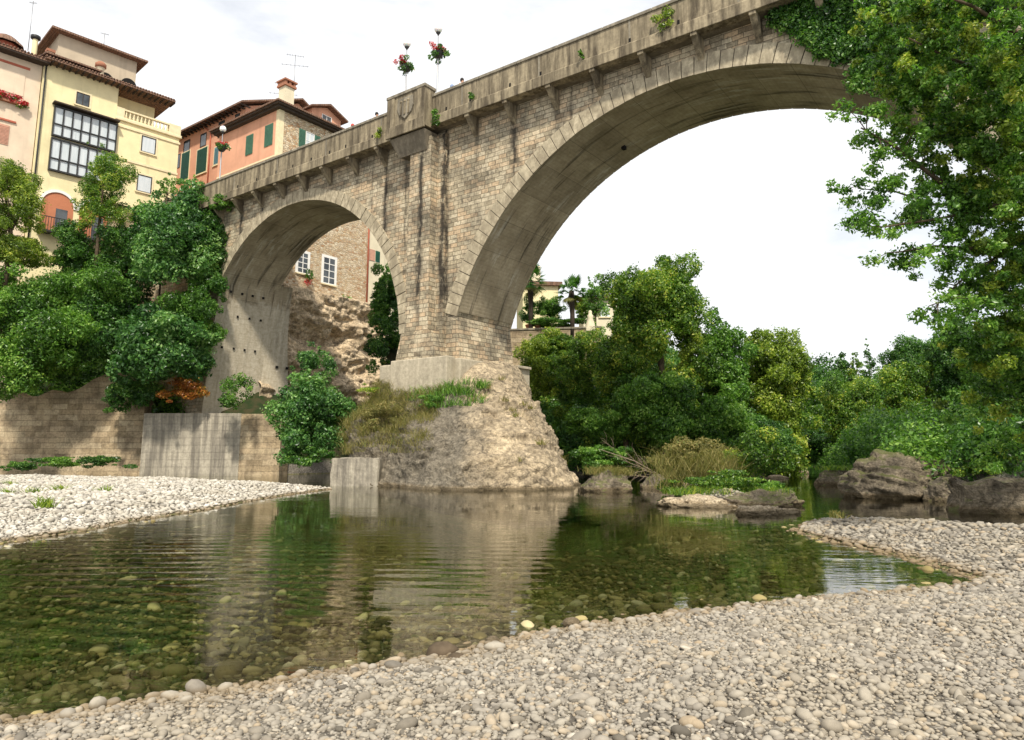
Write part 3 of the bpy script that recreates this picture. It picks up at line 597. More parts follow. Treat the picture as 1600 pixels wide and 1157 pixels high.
wall_box('embankment_wall', (b0.x, 53), (b1.x, 53), 2.2, -1, zt, M['river_concrete'], 'grey streaked concrete river wall at the foot of the left abutment', cope=None)
wall_box('embankment_wall', (b1.x+.02, 52.97), (b2.x, 52.97), 2.0, -1, zt-.05, M['retain'], 'patched stone river wall joined to the concrete one beside the leafy bush')
# concrete block at the rock's left foot
c0 = at(517, 757, 36.6); c1 = at(590, 757, 36.0)
ct = at(517, 716, 36.6).z
def rough_box(name, dim, mat, loc, rz, label, seed, amp=.05, cat='block'):
    import bmesh
    bm = bmesh.new(); bmesh.ops.create_cube(bm, size=1)
    for v in bm.verts: v.co = Vector(((v.co.x+.5)*dim[0], (v.co.y+.5)*dim[1], v.co.z*dim[2]+dim[2]/2+dim[3]))
    bmesh.ops.bevel(bm, geom=bm.edges[:], offset=.05, segments=2, affect='EDGES'); bmesh.ops.triangulate(bm, faces=bm.faces[:])
    for k in range(5): bmesh.ops.subdivide_edges(bm, edges=[e for e in bm.edges if e.calc_length() > .16], cuts=1); bmesh.ops.triangulate(bm, faces=bm.faces[:])
    for v in bm.verts:
        c = v.co; n_ = Vector((fbm(c.x*1.3+seed, c.y*1.3, c.z*1.3, 5), fbm(c.x*1.3, c.y*1.3+seed+9, c.z*1.3, 5), fbm(c.x*1.3, c.y*1.3, c.z*1.3+seed+4, 5))); v.co = c+n_*amp
    me = bpy.data.meshes.new(name); bm.to_mesh(me); bm.free(); me.materials.append(mat); me.uv_layers.new(name='UVMap')
    o = bpy.data.objects.new(name, me); COL.objects.link(o); o.location = loc; o.rotation_euler.z = rz; return tag(o, label, cat)
rough_box('concrete_block', ((c1-c0).length*.98, 2.6, ct+1.2, -1.2), M['river_concrete'], (c0.x, c0.y-.2, 0), -.12, 'low square concrete block at the left waterline of the pier rock', 1, .05)
w0 = at(1503, 752, 20.6)
rough_box('stone_block', (2.3, 1.4, 2.1, -1.2), M['boulder'], (w0.x-.1, w0.y, 0), -.3, 'left one of two big brown rough-hewn slabs lining the right pool edge', 2, .22, 'rock')
rough_box('stone_block', (3.6, 1.4, 2.15, -1.2), M['boulder'], (w0.x+2.15, w0.y-.75, 0), -.36, 'right one of two big brown rough-hewn slabs lining the right pool edge', 5, .25, 'rock')
# boulders
IC5 = sphere_base(6); IC4 = sphere_base(4); IC3 = sphere_base(3)
def boulder(loc, size, seed, mat, label, name='boulder', rz=0, rough=.28, ic=None, flat=.3, group=None, strat=0, cat='boulder'):
    V0, Fc = ic or IC5; V = []
    for v in V0:
        n_ = 1+fbm(v[0]*1.1+seed*7.1, v[1]*1.1, v[2]*1.1, 4)*rough+fbm(v[0]*4+seed, v[1]*4, v[2]*4, 4)*rough*.28+strat*fbm(seed+v[0]*.8, v[1]*.8, v[2]*6+v[0]*2, 3)
        V.append((v[0]*n_*size[0], v[1]*n_*size[1], max(v[2]*n_, -flat*2)*size[2]))
    o = npmesh(name, V, Fc, mat, smooth=True, loc=loc); o.rotation_euler = (0, 0, rz)
    return tag(o, label, cat, group)
p = at(1420, 765, 27.5); boulder((p.x, p.y, .1), (2.15, 1.4, 1.6), 3, M['boulder'], 'largest grey lichen-spotted boulder standing in the water at right', rz=-.1, strat=.12)
p = at(1500, 775, 25.5); boulder((p.x-.1, p.y, 0), (.9, .9, .8), 9, M['boulder'], 'dark boulder leaning against the right end of the largest boulder', rz=.5)
p = at(1312, 750, 38); boulder((p.x, p.y, -.1), (1.25, 1.0, 1.0), 5, M['boulder'], 'rounded moss-topped boulder in the channel left of the largest boulder', rz=.2)
p = at(1345, 748, 36); boulder((p.x+.1, p.y, -.05), (.5, .5, .55), 6, M['gravel_rock'], 'small pale stone against the right side of the mossy boulder', ic=IC4)
p = at(1238, 735, 57); boulder((p.x, p.y, -.1), (1.0, .9, 1.15), 7, M['gravel_rock'], 'small pale boulder farthest up the channel', ic=IC4)
p = at(1213, 742, 47); boulder((p.x, p.y, -.1), (.8, .6, .3), 8, M['gravel_rock'], 'flat pale stone by the foot of the island shrubs up the channel', ic=IC4)
p = at(953, 768, 31.5); boulder((p.x, p.y+.6, -.1), (1.1, 1.0, .85), 11, M['boulder'], 'rounded rock with a grassy cap just right of the pier rock', rz=.3)
p = at(1030, 755, 34); boulder((p.x, p.y, -.1), (.8, .7, .7), 12, M['boulder'], 'dark rock under the fallen bleached branches', ic=IC4)
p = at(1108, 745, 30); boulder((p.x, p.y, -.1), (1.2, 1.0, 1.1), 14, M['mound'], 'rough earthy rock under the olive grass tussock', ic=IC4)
p = at(1185, 815, 20.3); boulder((p.x+.1, p.y, -.12), (.78, .5, .34), 15, M['gravel_rock'], 'low lumpy rock breaking the water in front of the islet', ic=IC5, rough=.5)
p = at(1228, 812, 20.6); boulder((p.x, p.y, -.08), (.4, .3, .2), 16, M['gravel_rock'], 'little rock in the water right of the low lumpy rock', ic=IC4, rough=.5)
p = at(1090, 790, 23.2); boulder((p.x, p.y, -.1), (1.3, .75, .42), 17, M['gravel_rock'], 'pale flat gravelly rock forming the left tip of the islet', rough=.4)
p = at(1180, 788, 23.3); boulder((p.x, p.y, -.1), (1.35, .8, .55), 18, M['boulder'], 'brown flat rock forming the right tip of the islet', rough=.4)
# near stones on the shore
for k, (u, v, r, mt, lb) in enumerate([(690, 1021, .135, M['bark'], 'darkest big wet cobble at the water edge in the foreground'), (712, 1031, .08, M['bark'], 'small brown cobble touching the darkest big one'), (770, 1003, .075, M['gravel_rock'], 'pale cobble lone at the waterline above the big dark one'), (893, 975, .09, M['gravel_rock'], 'tan flat cobble half in the water by the mid shore')]):
    p = gnd(u, v, .04); o = boulder((p.x, p.y, .045), (r, r*.8, r*.62), 30+k, mt, lb, 'cobble', rz=k, rough=.15, ic=IC3, flat=.5, cat='stone')
# ------------------------------------------------------------------ pebbles
def pebbles(name, pts, size, mat, seed=1, sub=1, flat=.55, **k):
    rng = np.random.default_rng(seed); V0, F0 = sphere_base(sub); n = len(pts)
    ang = rng.uniform(0, 2*np.pi, n); a = size*rng.uniform(.8, 1.35, n); b = size*rng.uniform(.6, 1.0, n); c = size*rng.uniform(.35, .7, n)
    lump = 1+.10*np.sin(V0[None, :, 0]*2+rng.uniform(0, 6, (n, 1)))+.10*np.sin(V0[None, :, 1]*2.5+rng.uniform(0, 6, (n, 1)))
    x = V0[None, :, 0]*a[:, None]*lump; y = V0[None, :, 1]*b[:, None]*lump; z = V0[None, :, 2]*c[:, None]
    tx = rng.normal(0, .28, (n, 1)); z2 = z+x*tx; x2 = x-z*tx
    ca, sa = np.cos(ang)[:, None], np.sin(ang)[:, None]
    X = x2*ca-y*sa+pts[:, 0:1]; Y = x2*sa+y*ca+pts[:, 1:2]; Z = z2+pts[:, 2:3]+(c*.45)[:, None]
    V = np.stack([X, Y, Z], -1).reshape(-1, 3); Fc = (F0[None]+(np.arange(n)*len(V0))[:, None, None]).reshape(-1, 3)
    r = np.repeat(rng.uniform(0, 1, n)**1.1, len(V0))
    return tag(npmesh(name, V, Fc, mat, smooth=True, attrs={'rnd': ('POINT', r)}), **k)
def grid_pts(x0, x1, y0, y1, g, seed, cond):
    rng = np.random.default_rng(seed); xs = np.arange(x0, x1, g); ys = np.arange(y0, y1, g); X, Y = np.meshgrid(xs, ys)
    X = X.ravel()+rng.uniform(-.5, .5, X.size)*g; Y = Y.ravel()+rng.uniform(-.5, .5, Y.size)*g
    vis = (np.abs(X) < .95*Y+3); X, Y = X[vis], Y[vis]; Z = height(X, Y); m = cond(X, Y, Z); return np.stack([X[m], Y[m], Z[m]], -1)
dist = lambda X, Y: np.hypot(X, Y)
inR = lambda X, Y, Z, lo=-.02: (Z > lo) & (Z < .9) & (sdist(X, Y, BAR_R) > -.25)
allp = []
def addp(*a, **k): allp.append((a, k))
kw = dict(kind='stuff')
def multi(name, specs, mat, **k):
    # several size classes merged into one object
    objs = []
    for pts, size, sub, seed in specs: objs.append(pebbles(name, pts, size, mat, seed, sub))
    Vs, Fs, Rs, off = [], [], [], 0
    for o in objs:
        me = o.data; v = np.zeros(len(me.vertices)*3, np.float32); me.vertices.foreach_get('co', v); l = np.zeros(len(me.loops), np.int32); me.loops.foreach_get('vertex_index', l)
        r = np.zeros(len(me.vertices), np.float32); me.attributes['rnd'].data.foreach_get('value', r)
        Vs.append(v.reshape(-1, 3)); Fs.append(l.reshape(-1, 3)+off); Rs.append(r); off += len(me.vertices); bpy.data.objects.remove(o); bpy.data.meshes.remove(me)
    return tag(npmesh(name, np.concatenate(Vs), np.concatenate(Fs), mat, smooth=True, attrs={'rnd': ('POINT', np.concatenate(Rs))}), **k)
rs = np.random.default_rng(8)
def rsz(pts, lo, hi): return lo+(hi-lo)*rs.uniform(0, 1, len(pts))**2.2
specs = []
for (d0, d1, g, lo, hi, sub, sd_) in [(0, 6.8, .03, .010, .027, 1, 1), (0, 6.8, .075, .022, .042, 2, 2), (0, 9, .34, .045, .06, 2, 22), (6.8, 10, .04, .016, .034, 1, 3), (6.8, 10, .12, .03, .055, 2, 4), (10, 16, .07, .025, .055, 1, 5), (10, 16, .22, .05, .09, 2, 55), (16, 30, .14, .06, .11, 1, 6)]:
    pp = grid_pts(-8, 22, 3.2, 30, g, sd_, lambda X, Y, Z: inR(X, Y, Z) & (dist(X, Y) >= d0) & (dist(X, Y) < d1)); specs.append((pp, rsz(pp, lo, hi), sub, sd_))
# larger stones along the waterline
pp = grid_pts(-5, 9, 4, 20, .14, 9, lambda X, Y, Z: (np.abs(sdist(X, Y, BAR_R)-.12) < .3) & (sdist(X, Y, BAR_R) > -.18)); specs.append((pp, rsz(pp, .03, .085), 2, 10))
specs = [(a, b*.88, c, d) for a, b, c, d in specs]
multi('gravel_bar', specs, M['pebble'], label='grey pebble beach in the foreground and along the right of the pool', cat='gravel', kind='stuff')
specs = []
inL = lambda X, Y, Z: (Z > -.02) & (sdist(X, Y, BAR_L) > -.2)
for (d0, d1, g, lo, hi, sd_) in [(0, 22, .085, .03, .065, 11), (0, 26, .4, .07, .13, 12), (22, 60, .16, .055, .11, 13)]:
    pp = grid_pts(-50, -6, 11, 47, g, sd_, lambda X, Y, Z: inL(X, Y, Z) & (dist(X, Y) >= d0) & (dist(X, Y) < d1) & (np.abs(X) < .95*Y+4)); specs.append((pp, rsz(pp, lo, hi), 2 if g > .4 else 1, sd_))
multi('gravel_bank', specs, M['pebble_l'], label='bright white pebble bank tapering to a point at left', cat='gravel', kind='stuff')
pp = grid_pts(-12, 8, 3.5, 16, .13, 21, lambda X, Y, Z: (Z < -.02) & (Z > -1.0) & (np.maximum(sdist(X, Y, BAR_R), sdist(X, Y, BAR_L)) < 0)); 
pq = grid_pts(-12, 8, 3.5, 20, .45, 22, lambda X, Y, Z: (Z < -.05) & (Z > -1.6)); 
multi('riverbed_stones', [(pp, rsz(pp, .03, .07), 1, 23), (pq, rsz(pq, .06, .13), 2, 24)], M['bedpebble'], label='brown stones lying under the clear water', cat='stones', kind='stuff')
pp = grid_pts(3, 12, 20, 27, .16, 31, lambda X, Y, Z: (Z > -.03) & (sdist(X, Y, BAR_R) < -1)); 
if len(pp): multi('islet_gravel', [(pp, rsz(pp, .05, .12), 1, 32)], M['pebble'], label='warm gravel covering the shrubby islet', cat='gravel', kind='stuff')
# ------------------------------------------------------------------ houses
class Facade:
    """Vertical facade plane: origin (x,y), direction along it; the building lies behind (local +y)."""
    def __init__(s, name, p0, dr, label, cat='house', zb=0):
        s.p0 = Vector(p0); s.d = Vector(dr).normalized(); s.root = empty(name, (s.p0.x, s.p0.y, 0), math.atan2(s.d.y, s.d.x), label=label, cat=cat)
    def px(s, u, v, off=0):
        n = Vector((-s.d.y, s.d.x)); r = ray(u, v); t = (s.p0.dot(n)+off)/(r.x*n.x+r.y*n.y)
        q = Vector((r.x*t, r.y*t)); return (q-s.p0).dot(s.d), EYE+r.z*t
    def box(s, name, mat, *a, parent=None, bevel=0): return MB().box(*a).build(name, mat, parent or s.root, bevel=bevel)
    def window(s, x0, x1, z0, z1, y=0, frame='white', pane='curtain', n=2, rows=1, sill='cream_trim', surround=None, fw=.06):
        f = MB(); yo = y-.05
        f.box(x0, x0+fw, yo, y+.02, z0, z1); f.box(x1-fw, x1, yo, y+.02, z0, z1); f.box(x0+fw, x1-fw, yo, y+.02, z0, z0+fw); f.box(x0+fw, x1-fw, yo, y+.02, z1-fw, z1)
        for i in range(1, n): xx = x0+(x1-x0)*i/n; f.box(xx-fw*.4, xx+fw*.4, yo+.004, y+.02, z0+fw, z1-fw)
        for i in range(1, rows): zz = z0+(z1-z0)*i/rows; f.box(x0+fw, x1-fw, yo+.008, y+.02, zz-fw*.35, zz+fw*.35)
        w = f.build('window', M[frame], s.root)
        MB().box(x0+.02, x1-.02, y-.015, y+.01, z0+.02, z1-.02).build('pane', M[pane], w)
        if sill: MB().box(x0-.12, x1+.12, y-.14, y+.01, z0-.12, z0-.004).build('sill', M[sill], w)
        if surround:
            q = MB(); q.box(x0-.16, x0-.004, y-.035, y+.01, z0, z1+.16); q.box(x1+.004, x1+.16, y-.035, y+.01, z0, z1+.16); q.box(x0-.004, x1+.004, y-.035, y+.01, z1+.004, z1+.16); q.build('frame', M[surround], w)
        return w
    def shutter(s, x0, x1, z0, z1, mat, y=0):
        q = MB(); q.box(x0, x1, y-.05, y-.002, z0, z1)
        k = z0+.12
        while k < z1-.1: q.box(x0+.06, x1-.06, y-.075, y-.048, k, k+.05); k += .12
        return q.build('shutter', M[mat], s.root)
# --- yellow house
pR = at(281, 205, 68); YD = (math.sin(rad(43)), math.cos(rad(43)))
Hy = Facade('yellow_house', (pR.x, pR.y), YD, 'tall yellow house with glazed galleries, a corner terrace balustrade and a square roof tower')
Hy.box('wall', M['yellow'], -12.0, -5.86, 0, 12, 12, 35.9); Hy.box('wall', M['yellow'], -5.85, 0, .0, 12, 24.6, 33.0); Hy.box('wall', M['yellow'], -5.85, -1.9, 1.8, 12, 33.0, 36.0)
Hy.box('base_wall', M['retain'], -5.85, -.1, .1, 12, 12, 24.6)
Hy.box('cornice', M['cream_trim'], -5.95, .18, -.2, 12.1, 32.72, 33.02, bevel=.05); Hy.box('string_course', M['cream_trim'], -5.9, .06, -.08, 12.04, 28.9, 29.12); Hy.box('cornice', M['cream_trim'], -5.9, .1, -.1, 12.05, 32.1, 32.3)
q = MB(); q.box(-1.05, .06, -.12, .5, 33.02, 34.0); q.box(-5.9, -5.2, -.12, .5, 33.02, 34.0); q.box(-5.2, -1.05, -.1, .2, 33.8, 33.96); q.box(-5.2, -1.05, -.1, .2, 33.02, 33.12); q.box(-.2, .06, .5, 5, 33.8, 33.96)
bal = q.build('balustrade', M['cream_trim'], Hy.root)
for i in range(12):
    x = -5.0+i*.345; MB().lathe([(.06, 0), (.13, .18), (.05, .42), (.1, .62), (.06, .68)], 8, (x, .05, 33.12)).build('baluster', M['cream_trim'], bal)
for i in range(10): MB().lathe([(.06, 0), (.13, .18), (.05, .42), (.1, .62), (.06, .68)], 8, (-.07, .8+i*.42, 33.12)).build('baluster', M['cream_trim'], bal)
for (z0, z1) in ((26.3, 29.05), (29.5, 32.05)):
    g = MB(); x0, x1 = -10.95, -5.75
    g.box(x0, x1, -.32, -.02, z0-.14, z0); g.box(x0, x1, -.32, -.02, z1, z1+.14); g.box(x0, x1, -.32, -.03, z0+.95, z0+1.05)
    for i in range(8): xx = x0+(x1-x0-.09)*i/7; g.box(xx, xx+.09, -.33, -.02, z0, z1)
    gg = g.build('glazed_gallery', M['iron'], Hy.root)
    for i in range(7):
        xa = x0+(x1-x0-.09)*i/7+.1; xb = x0+(x1-x0-.09)*(i+1)/7-.01
        MB().box(xa, xb, -.2, -.17, z0+.01, z1-.01).build('pane', M['curtain'], gg)
Hy.box('canopy', M['dark_wood'], -11.1, -5.7, -.75, 0, 32.3, 32.42)
Hy.window(-9.3, -8.2, 33.0, 34.2, 0, 'dark_wood', 'glass', surround='cream_trim', rows=1)
Hy.window(-3.5, -2.15, 30.3, 31.95, 0, 'iron', surround='cream_trim', n=1, rows=1, fw=.09); Hy.window(-3.6, -2.25, 26.3, 28.0, 0, 'iron', surround='cream_trim', n=1, fw=.09)
# arched loggia
for cx, r in ((-9.9, 1.25), (-7.0, 1.15)):
    pr = [(cx+r, 20.6)]+[(cx+r*math.cos(a), 23.1+r*math.sin(a)) for a in np.linspace(0, math.pi, 15)]+[(cx-r, 20.6)]
    MB().prism(pr, -.03, .01).build('arch_recess', M['salmon'], Hy.root)
    pr2 = [(x, z) for x, z in pr]; q = MB(); inner = [(cx+r*math.cos(a), 23.1+r*math.sin(a)) for a in np.linspace(0, math.pi, 15)]; out = [(cx+(r+.24)*math.cos(a), 23.1+(r+.24)*math.sin(a)) for a in np.linspace(0, math.pi, 15)]
    for i in range(14): q.prism([inner[i], out[i], out[i+1], inner[i+1]], -.12, -.002)
    q.build('arch_trim', M['white'], Hy.root)
    Hy.box('door', M['glass'], cx-.1, cx+.8, -.06, -.03, 20.6, 22.9)
q = MB(); q.box(-11.3, -5.8, -.95, -.88, 21.75, 21.82); q.box(-11.3, -5.8, -1.0, .0, 20.45, 20.6)
for i in range(28): xx = -11.3+i*.2; q.box(xx, xx+.04, -.94, -.9, 20.6, 21.75)
q.build('balcony', M['iron'], Hy.root)
q = MB()
for x in np.arange(-11.6, -1.0, .5): q.box(x, x+.12, -.95, .2, 35.78, 35.9)
q.build('rafters', M['dark_wood'], Hy.root)
q = MB(); q.add([(-12.1, -1.05, 35.9), (-1.0, -1.05, 35.9), (-1.0, 9, 35.9), (-12.1, 9, 35.9), (-12.1, -1.05, 36.08), (-1.0, -1.05, 36.08), (-2.5, 6, 38.0), (-11.0, 6, 38.0)], [(0, 3, 2, 1), (0, 1, 5, 4), (4, 5, 6, 7), (1, 2, 6, 5), (3, 0, 4, 7), (2, 3, 7, 6)])
rf = q.build('roof', M['tile'], Hy.root)
q = MB(); xx = -12.1
while xx < -1.0: q.tube([(xx, -1.1, 36.09), (xx+.35*(xx+6.5)/-11, 1.0, 36.65)], .09, 6); xx += .26
q.build('tile_ridges', M['tile'], rf)
tw = MB(); tw.box(-10.2, -3.2, 4.0, 10, 36, 41.2).build('tower', M['grey_plaster'], Hy.root)
for (uu, vv) in ((165, 125), (201, 134)):
    cx, cz = Hy.px(uu, vv, 4.0)
    pr = [(cx+.75, cz-.5)]+[(cx+.75*math.cos(a), cz+.75*math.sin(a)) for a in np.linspace(0, math.pi, 11)]+[(cx-.75, cz-.5)]
    MB().prism(pr, 3.96, 4.01).build('tower_arch', M['hole'], Hy.root)
q = MB(); q.add([(-11.0, 3.2, 41.2), (-2.4, 3.2, 41.2), (-2.4, 11, 41.2), (-11, 11, 41.2), (-11, 3.2, 41.4), (-2.4, 3.2, 41.4), (-2.4, 11, 41.4), (-11, 11, 41.4), (-6.7, 7, 43.0)], [(0, 3, 2, 1), (0, 1, 5, 4), (1, 2, 6, 5), (2, 3, 7, 6), (3, 0, 4, 7), (4, 5, 8), (5, 6, 8), (6, 7, 8), (7, 4, 8)])
q.build('tower_roof', M['tile'], Hy.root)
ch = MB(); ch.lathe([(.33, 36.4), (.33, 38.3), (.42, 38.4)], 12, (-6.9, 2.4, 0)); c_ = ch.build('chimney', M['cream'], Hy.root); MB().lathe([(.3, 38.4), (.5, 38.5), (.5, 38.8), (.3, 39.0), (.01, 39.05)], 12, (-6.9, 2.4, 0)).build('chimney_cap', M['terracotta'], c_)
ch = MB(); ch.box(-11.2, -10.7, 3, 3.5, 36.5, 38.6); c_ = ch.build('chimney', M['cream'], Hy.root); MB().box(-11.3, -10.6, 2.9, 3.6, 38.6, 38.85).build('chimney_cap', M['terracotta'], c_)
Hy.box('dormer', M['dark_wood'], -11.6, -7.6, .6, 3, 36.2, 37.0); Hy.box('dormer_window', M['glass'], -11.3, -7.9, .55, .62, 36.35, 36.85); 
q = MB(); q.add([(-11.9, .2, 37.0), (-7.3, .2, 37.0), (-7.3, 4, 37.8), (-11.9, 4, 37.8), (-11.9, .2, 37.15), (-7.3, .2, 37.15), (-7.3, 4, 37.95), (-11.9, 4, 37.95)], [(0, 3, 2, 1), (4, 5, 6, 7), (0, 1, 5, 4), (1, 2, 6, 5), (2, 3, 7, 6), (3, 0, 4, 7)]); q.build('dormer_roof', M['tile'], Hy.root)
MB().tube([(-11.85, -.14, 35.8), (-11.85, -.14, 19)], .07).build('drainpipe', M['iron'], Hy.root)
# --- pink house, left edge
pk = Hy.p0-Vector(YD)*12.05
Hp = Facade('pink_house', tuple(pk), YD, 'pale pink house at the left edge with a red flower box and faded shutters')
zt = Hp.px(40, 92)[1]
Hp.box('wall', M['pink'], -12, -.02, .25, 10, 3, 35.6)
for (ua, va, ub, vb) in ((0, 85, 64, 118),): x0, z0 = Hp.px(ua, va+5); Hp.box('band', M['red_trim'], -12, -.9, .21, .25, z0-.2, z0+.02)
x0, zz1 = Hp.px(2, 186); x1, zz0 = Hp.px(32, 232); sh_z = Hp.px(20, 197)[1]; sb_z = Hp.px(20, 228)[1]
Hp.shutter(-3.55, -2.75, sb_z, sh_z, 'brown_sh', .25); Hp.shutter(-2.7, -1.9, sb_z, sh_z, 'brown_sh', .25); Hp.box('lintel', M['red_trim'], -3.7, -1.5, .12, .25, sh_z+.35, sh_z+.5)
Hp.shutter(-6.9, -6.1, sb_z, sh_z, 'brown_sh', .25)
fz = Hp.px(40, 163)[1]
Hp.box('flower_box', M['terracotta'], -4.6, -.9, -.1, .24, fz-.25, fz+.1)
Hp.box('panel', M['pink'], -4.5, -1.2, .2, .26, fz+.7, fz+3.2)
q = MB(); q.box(-12, .3, -.75, 8, 35.6, 35.72); q.build('eave', M['dark_wood'], Hp.root)
q = MB(); q.add([(-12, -.8, 35.72), (.35, -.8, 35.72), (.35, 10, 35.72), (-12, 10, 35.72), (-12, -.8, 35.9), (.35, -.8, 35.9), (.35, 6, 37.4), (-12, 6, 37.4)], [(0, 3, 2, 1), (0, 1, 5, 4), (4, 5, 6, 7), (1, 2, 6, 5), (2, 3, 7, 6), (3, 0, 4, 7)]); rf = q.build('roof', M['tile'], Hp.root)
q = MB(); xx = -12
while xx < .3: q.tube([(xx, -.85, 35.93), (xx, .9, 36.35)], .09, 6); xx += .26
q.build('tile_ridges', M['tile'], rf)
q = MB(); q.lathe([(1.0, 36.0), (1.0, 37.2)], 10, (-2.6, 2.0, 0)); k = q.build('cupola', M['red_trim'], Hp.root); MB().lathe([(1.5, 37.15), (1.45, 37.3), (.8, 37.9), (.01, 38.3)], 10, (-2.6, 2.0, 0)).build('cupola_roof', M['tile'], k)
q = MB(); q.lathe([(.22, 36.2), (.22, 38.2)], 10, (-.6, 1.0, 0)); k = q.build('chimney', M['yellow'], Hp.root); MB().lathe([(.24, 38.2), (.4, 38.3), (.4, 38.55), (.1, 38.7)], 10, (-.6, 1, 0)).build('chimney_cap', M['iron'], k)
# --- orange house, long front parallel to the bridge
Ho = Facade('orange_house', tuple(N2*40), tuple(-D2), 'long orange-red house behind the bridge with dark green and blue shutters and a wide eave')
def S(s): return -s
Ho.box('wall', M['orange'], -78, -63.9, 0, 12, 20, 37.3)
MB().add([(-63.88, 0, 37.3), (-63.88, 12, 37.3), (-63.88, 6.4, 40.2), (-77.9, 0, 37.3), (-77.9, 12, 37.3), (-77.9, 6.4, 40.2)], [(0, 1, 2), (5, 4, 3), (0, 2, 5, 3), (1, 4, 5, 2)]).build('gable_wall', M['orange'], Ho.root)
for (ua, va, ub, vb, mt) in [(285, 241, 294, 279, 'green_sh'), (309, 236, 322, 267, 'green_sh'), (363, 203, 374, 238, 'blue_sh'), (336, 232, 344, 254, 'blue_sh')]:
    x0, z1 = Ho.px(ua, va); x1, z0 = Ho.px(ub, vb); Ho.shutter(x0, x1, z0, z1, mt); Ho.box('frame', M['cream_trim'], x0-.14, x1+.14, -.03, .0, z0-.14, z1+.12); Ho.box('sill', M['cream_trim'], x0-.2, x1+.2, -.12, 0, z0-.24, z0-.142)
for (ua, va, ub, vb) in [(288, 222, 296, 238), (314, 211, 322, 227), (342, 192, 350, 212), (368, 180, 374, 197), (276, 243, 281, 262)]:
    x0, z1 = Ho.px(ua, va); x1, z0 = Ho.px(ub, vb); Ho.window(x0, x1, z0, z1, 0, 'dark_wood', 'glass', 1, sill=None, fw=.05)
x0, z1 = Ho.px(358, 262); x1, z0 = Ho.px(371, 276); Ho.window(x0, x1, z0, z1, 0, 'blue_sh', 'curtain', 2)
x0, z1 = Ho.px(331, 207); MB().tube([(x0-1.3, -.1, 37.0), (x0, -.12, z1), (x0, -.12, 28)], .07).build('drainpipe', M['red_trim'], Ho.root)
q = MB()
for x in np.arange(-78.2, -63.0, .7): q.box(x, x+.14, -.9, .2, 36.98, 37.12)
q.build('rafters', M['dark_wood'], Ho.root)
q = MB(); xa, xb = -78.5, -63.1
for (ya, za, yb, zb) in ((-1.0, 37.12, 6.4, 40.42), (13.0, 37.12, 6.4, 40.42)): q.add([(xa, ya, za), (xb, ya, za), (xb, yb, zb), (xa, yb, zb), (xa, ya, za+.2), (xb, ya, za+.2), (xb, yb, zb+.2), (xa, yb, zb+.2)], [(0, 3, 2, 1), (4, 5, 6, 7), (0, 1, 5, 4), (1, 2, 6, 5), (2, 3, 7, 6), (3, 0, 4, 7)])
q.build('roof', M['tile'], Ho.root)
x0, z0 = Ho.px(322, 190); ch = MB().box(x0-.5, x0+.5, 1.5, 2.5, 37.5, z0-.0); c_ = ch.build('chimney', M['orange'], Ho.root); MB().box(x0-.65, x0+.65, 1.35, 2.65, z0, z0+.35).build('chimney_cap', M['terracotta'], c_)
# --- stone house at the bridgehead: corner at u=433; stone side to the river, plastered side to the street
SW = 36.55-30.0
pS = bw(53.0, SW); nS = tuple(N2)
Hs = Facade('stone_house', (pS.x, pS.y), nS, 'rubble-stone house on the river cliff, seen above the deck and through the left arch')
def wz(u, v): return Hs.px(u, v)
Hs.box('stone_wall', M['house_stone'], .0, 11.0, 0.0, 9, 14.8, 32.3)
Hs.box('plaster_wall', M['orange'], -.03, .55, -.0, 9.6, 20, 32.31); Hs.box('corner_strip', M['cream_trim'], -.05, .5, -.03, .4, 20, 32.3)
for (ua, va, ub, vb) in [(478, 205, 488, 224)]:
    x0, z1 = wz(ua, va); x1, z0 = wz(ub+2, vb+14); Hs.window(x0, x1, z0, z1, 0, 'white', 'curtain', 2, 2); Hs.shutter(x0-.75, x0-.05, z0, z1, 'green_sh2'); Hs.shutter(x1+.05, x1+.7, z0, z1, 'green_sh2')
for (ua, va, ub, vb) in [(465, 392, 481, 430), (505, 400, 523, 447)]:
    x0, z1 = wz(ua, va); x1, z0 = wz(ub, vb); Hs.window(x0, x1, z0, z1, 0, 'white', 'glass', 2, 4, 'cream_trim', 'white', .1)
x0, z0 = wz(574, 400); MB().tube([(x0, -.12, 31), (x0, -.12, 15.2)], .08).build('drainpipe', M['red_trim'], Hs.root)
Hs.box('ledge', M['cliff'], 1.0, 10.2, -.9, 0, 14.8, 15.35, bevel=.1)
Hs.box('balcony_rail', M['iron'], 3.5, 9.8, -.85, -.8, 16.0, 16.05)
# street side of the stone house (parallel to the bridge)
Ha = Hs
def sideshut(ua, va, ub, vb, mt):
    pl = Facade.__new__(Facade); pl.p0 = Vector((pS.x, pS.y)); pl.d = -D2
    x0, z1 = pl.px(ua, va); x1, z0 = pl.px(ub, vb)     # x<0: along +s, i.e. local +y of the stone house
    q = MB(); q.box(-.09, -.04, -x1, -x0, z0, z1); k = z0+.1
    while k < z1-.08: q.box(-.11, -.085, -x1+.05, -x0-.05, k, k+.05); k += .13
    q.build('shutter', M[mt], Hs.root)
sideshut(386, 214, 395, 240, 'green_sh2'); sideshut(415.5, 198, 426, 226, 'green_sh2')
q = MB(); q.box(-.06, -.0, 0.0, 9.6, 27.9, 28.05); q.build('string_course', M['cream_trim'], Hs.root)
q = MB(); q.box(-.45, 11.3, -.45, 9.9, 32.32, 32.5); q.box(-.7, 11.6, -.7, 10.1, 32.5, 32.66); q.build('cornice', M['dark_wood'], Hs.root)
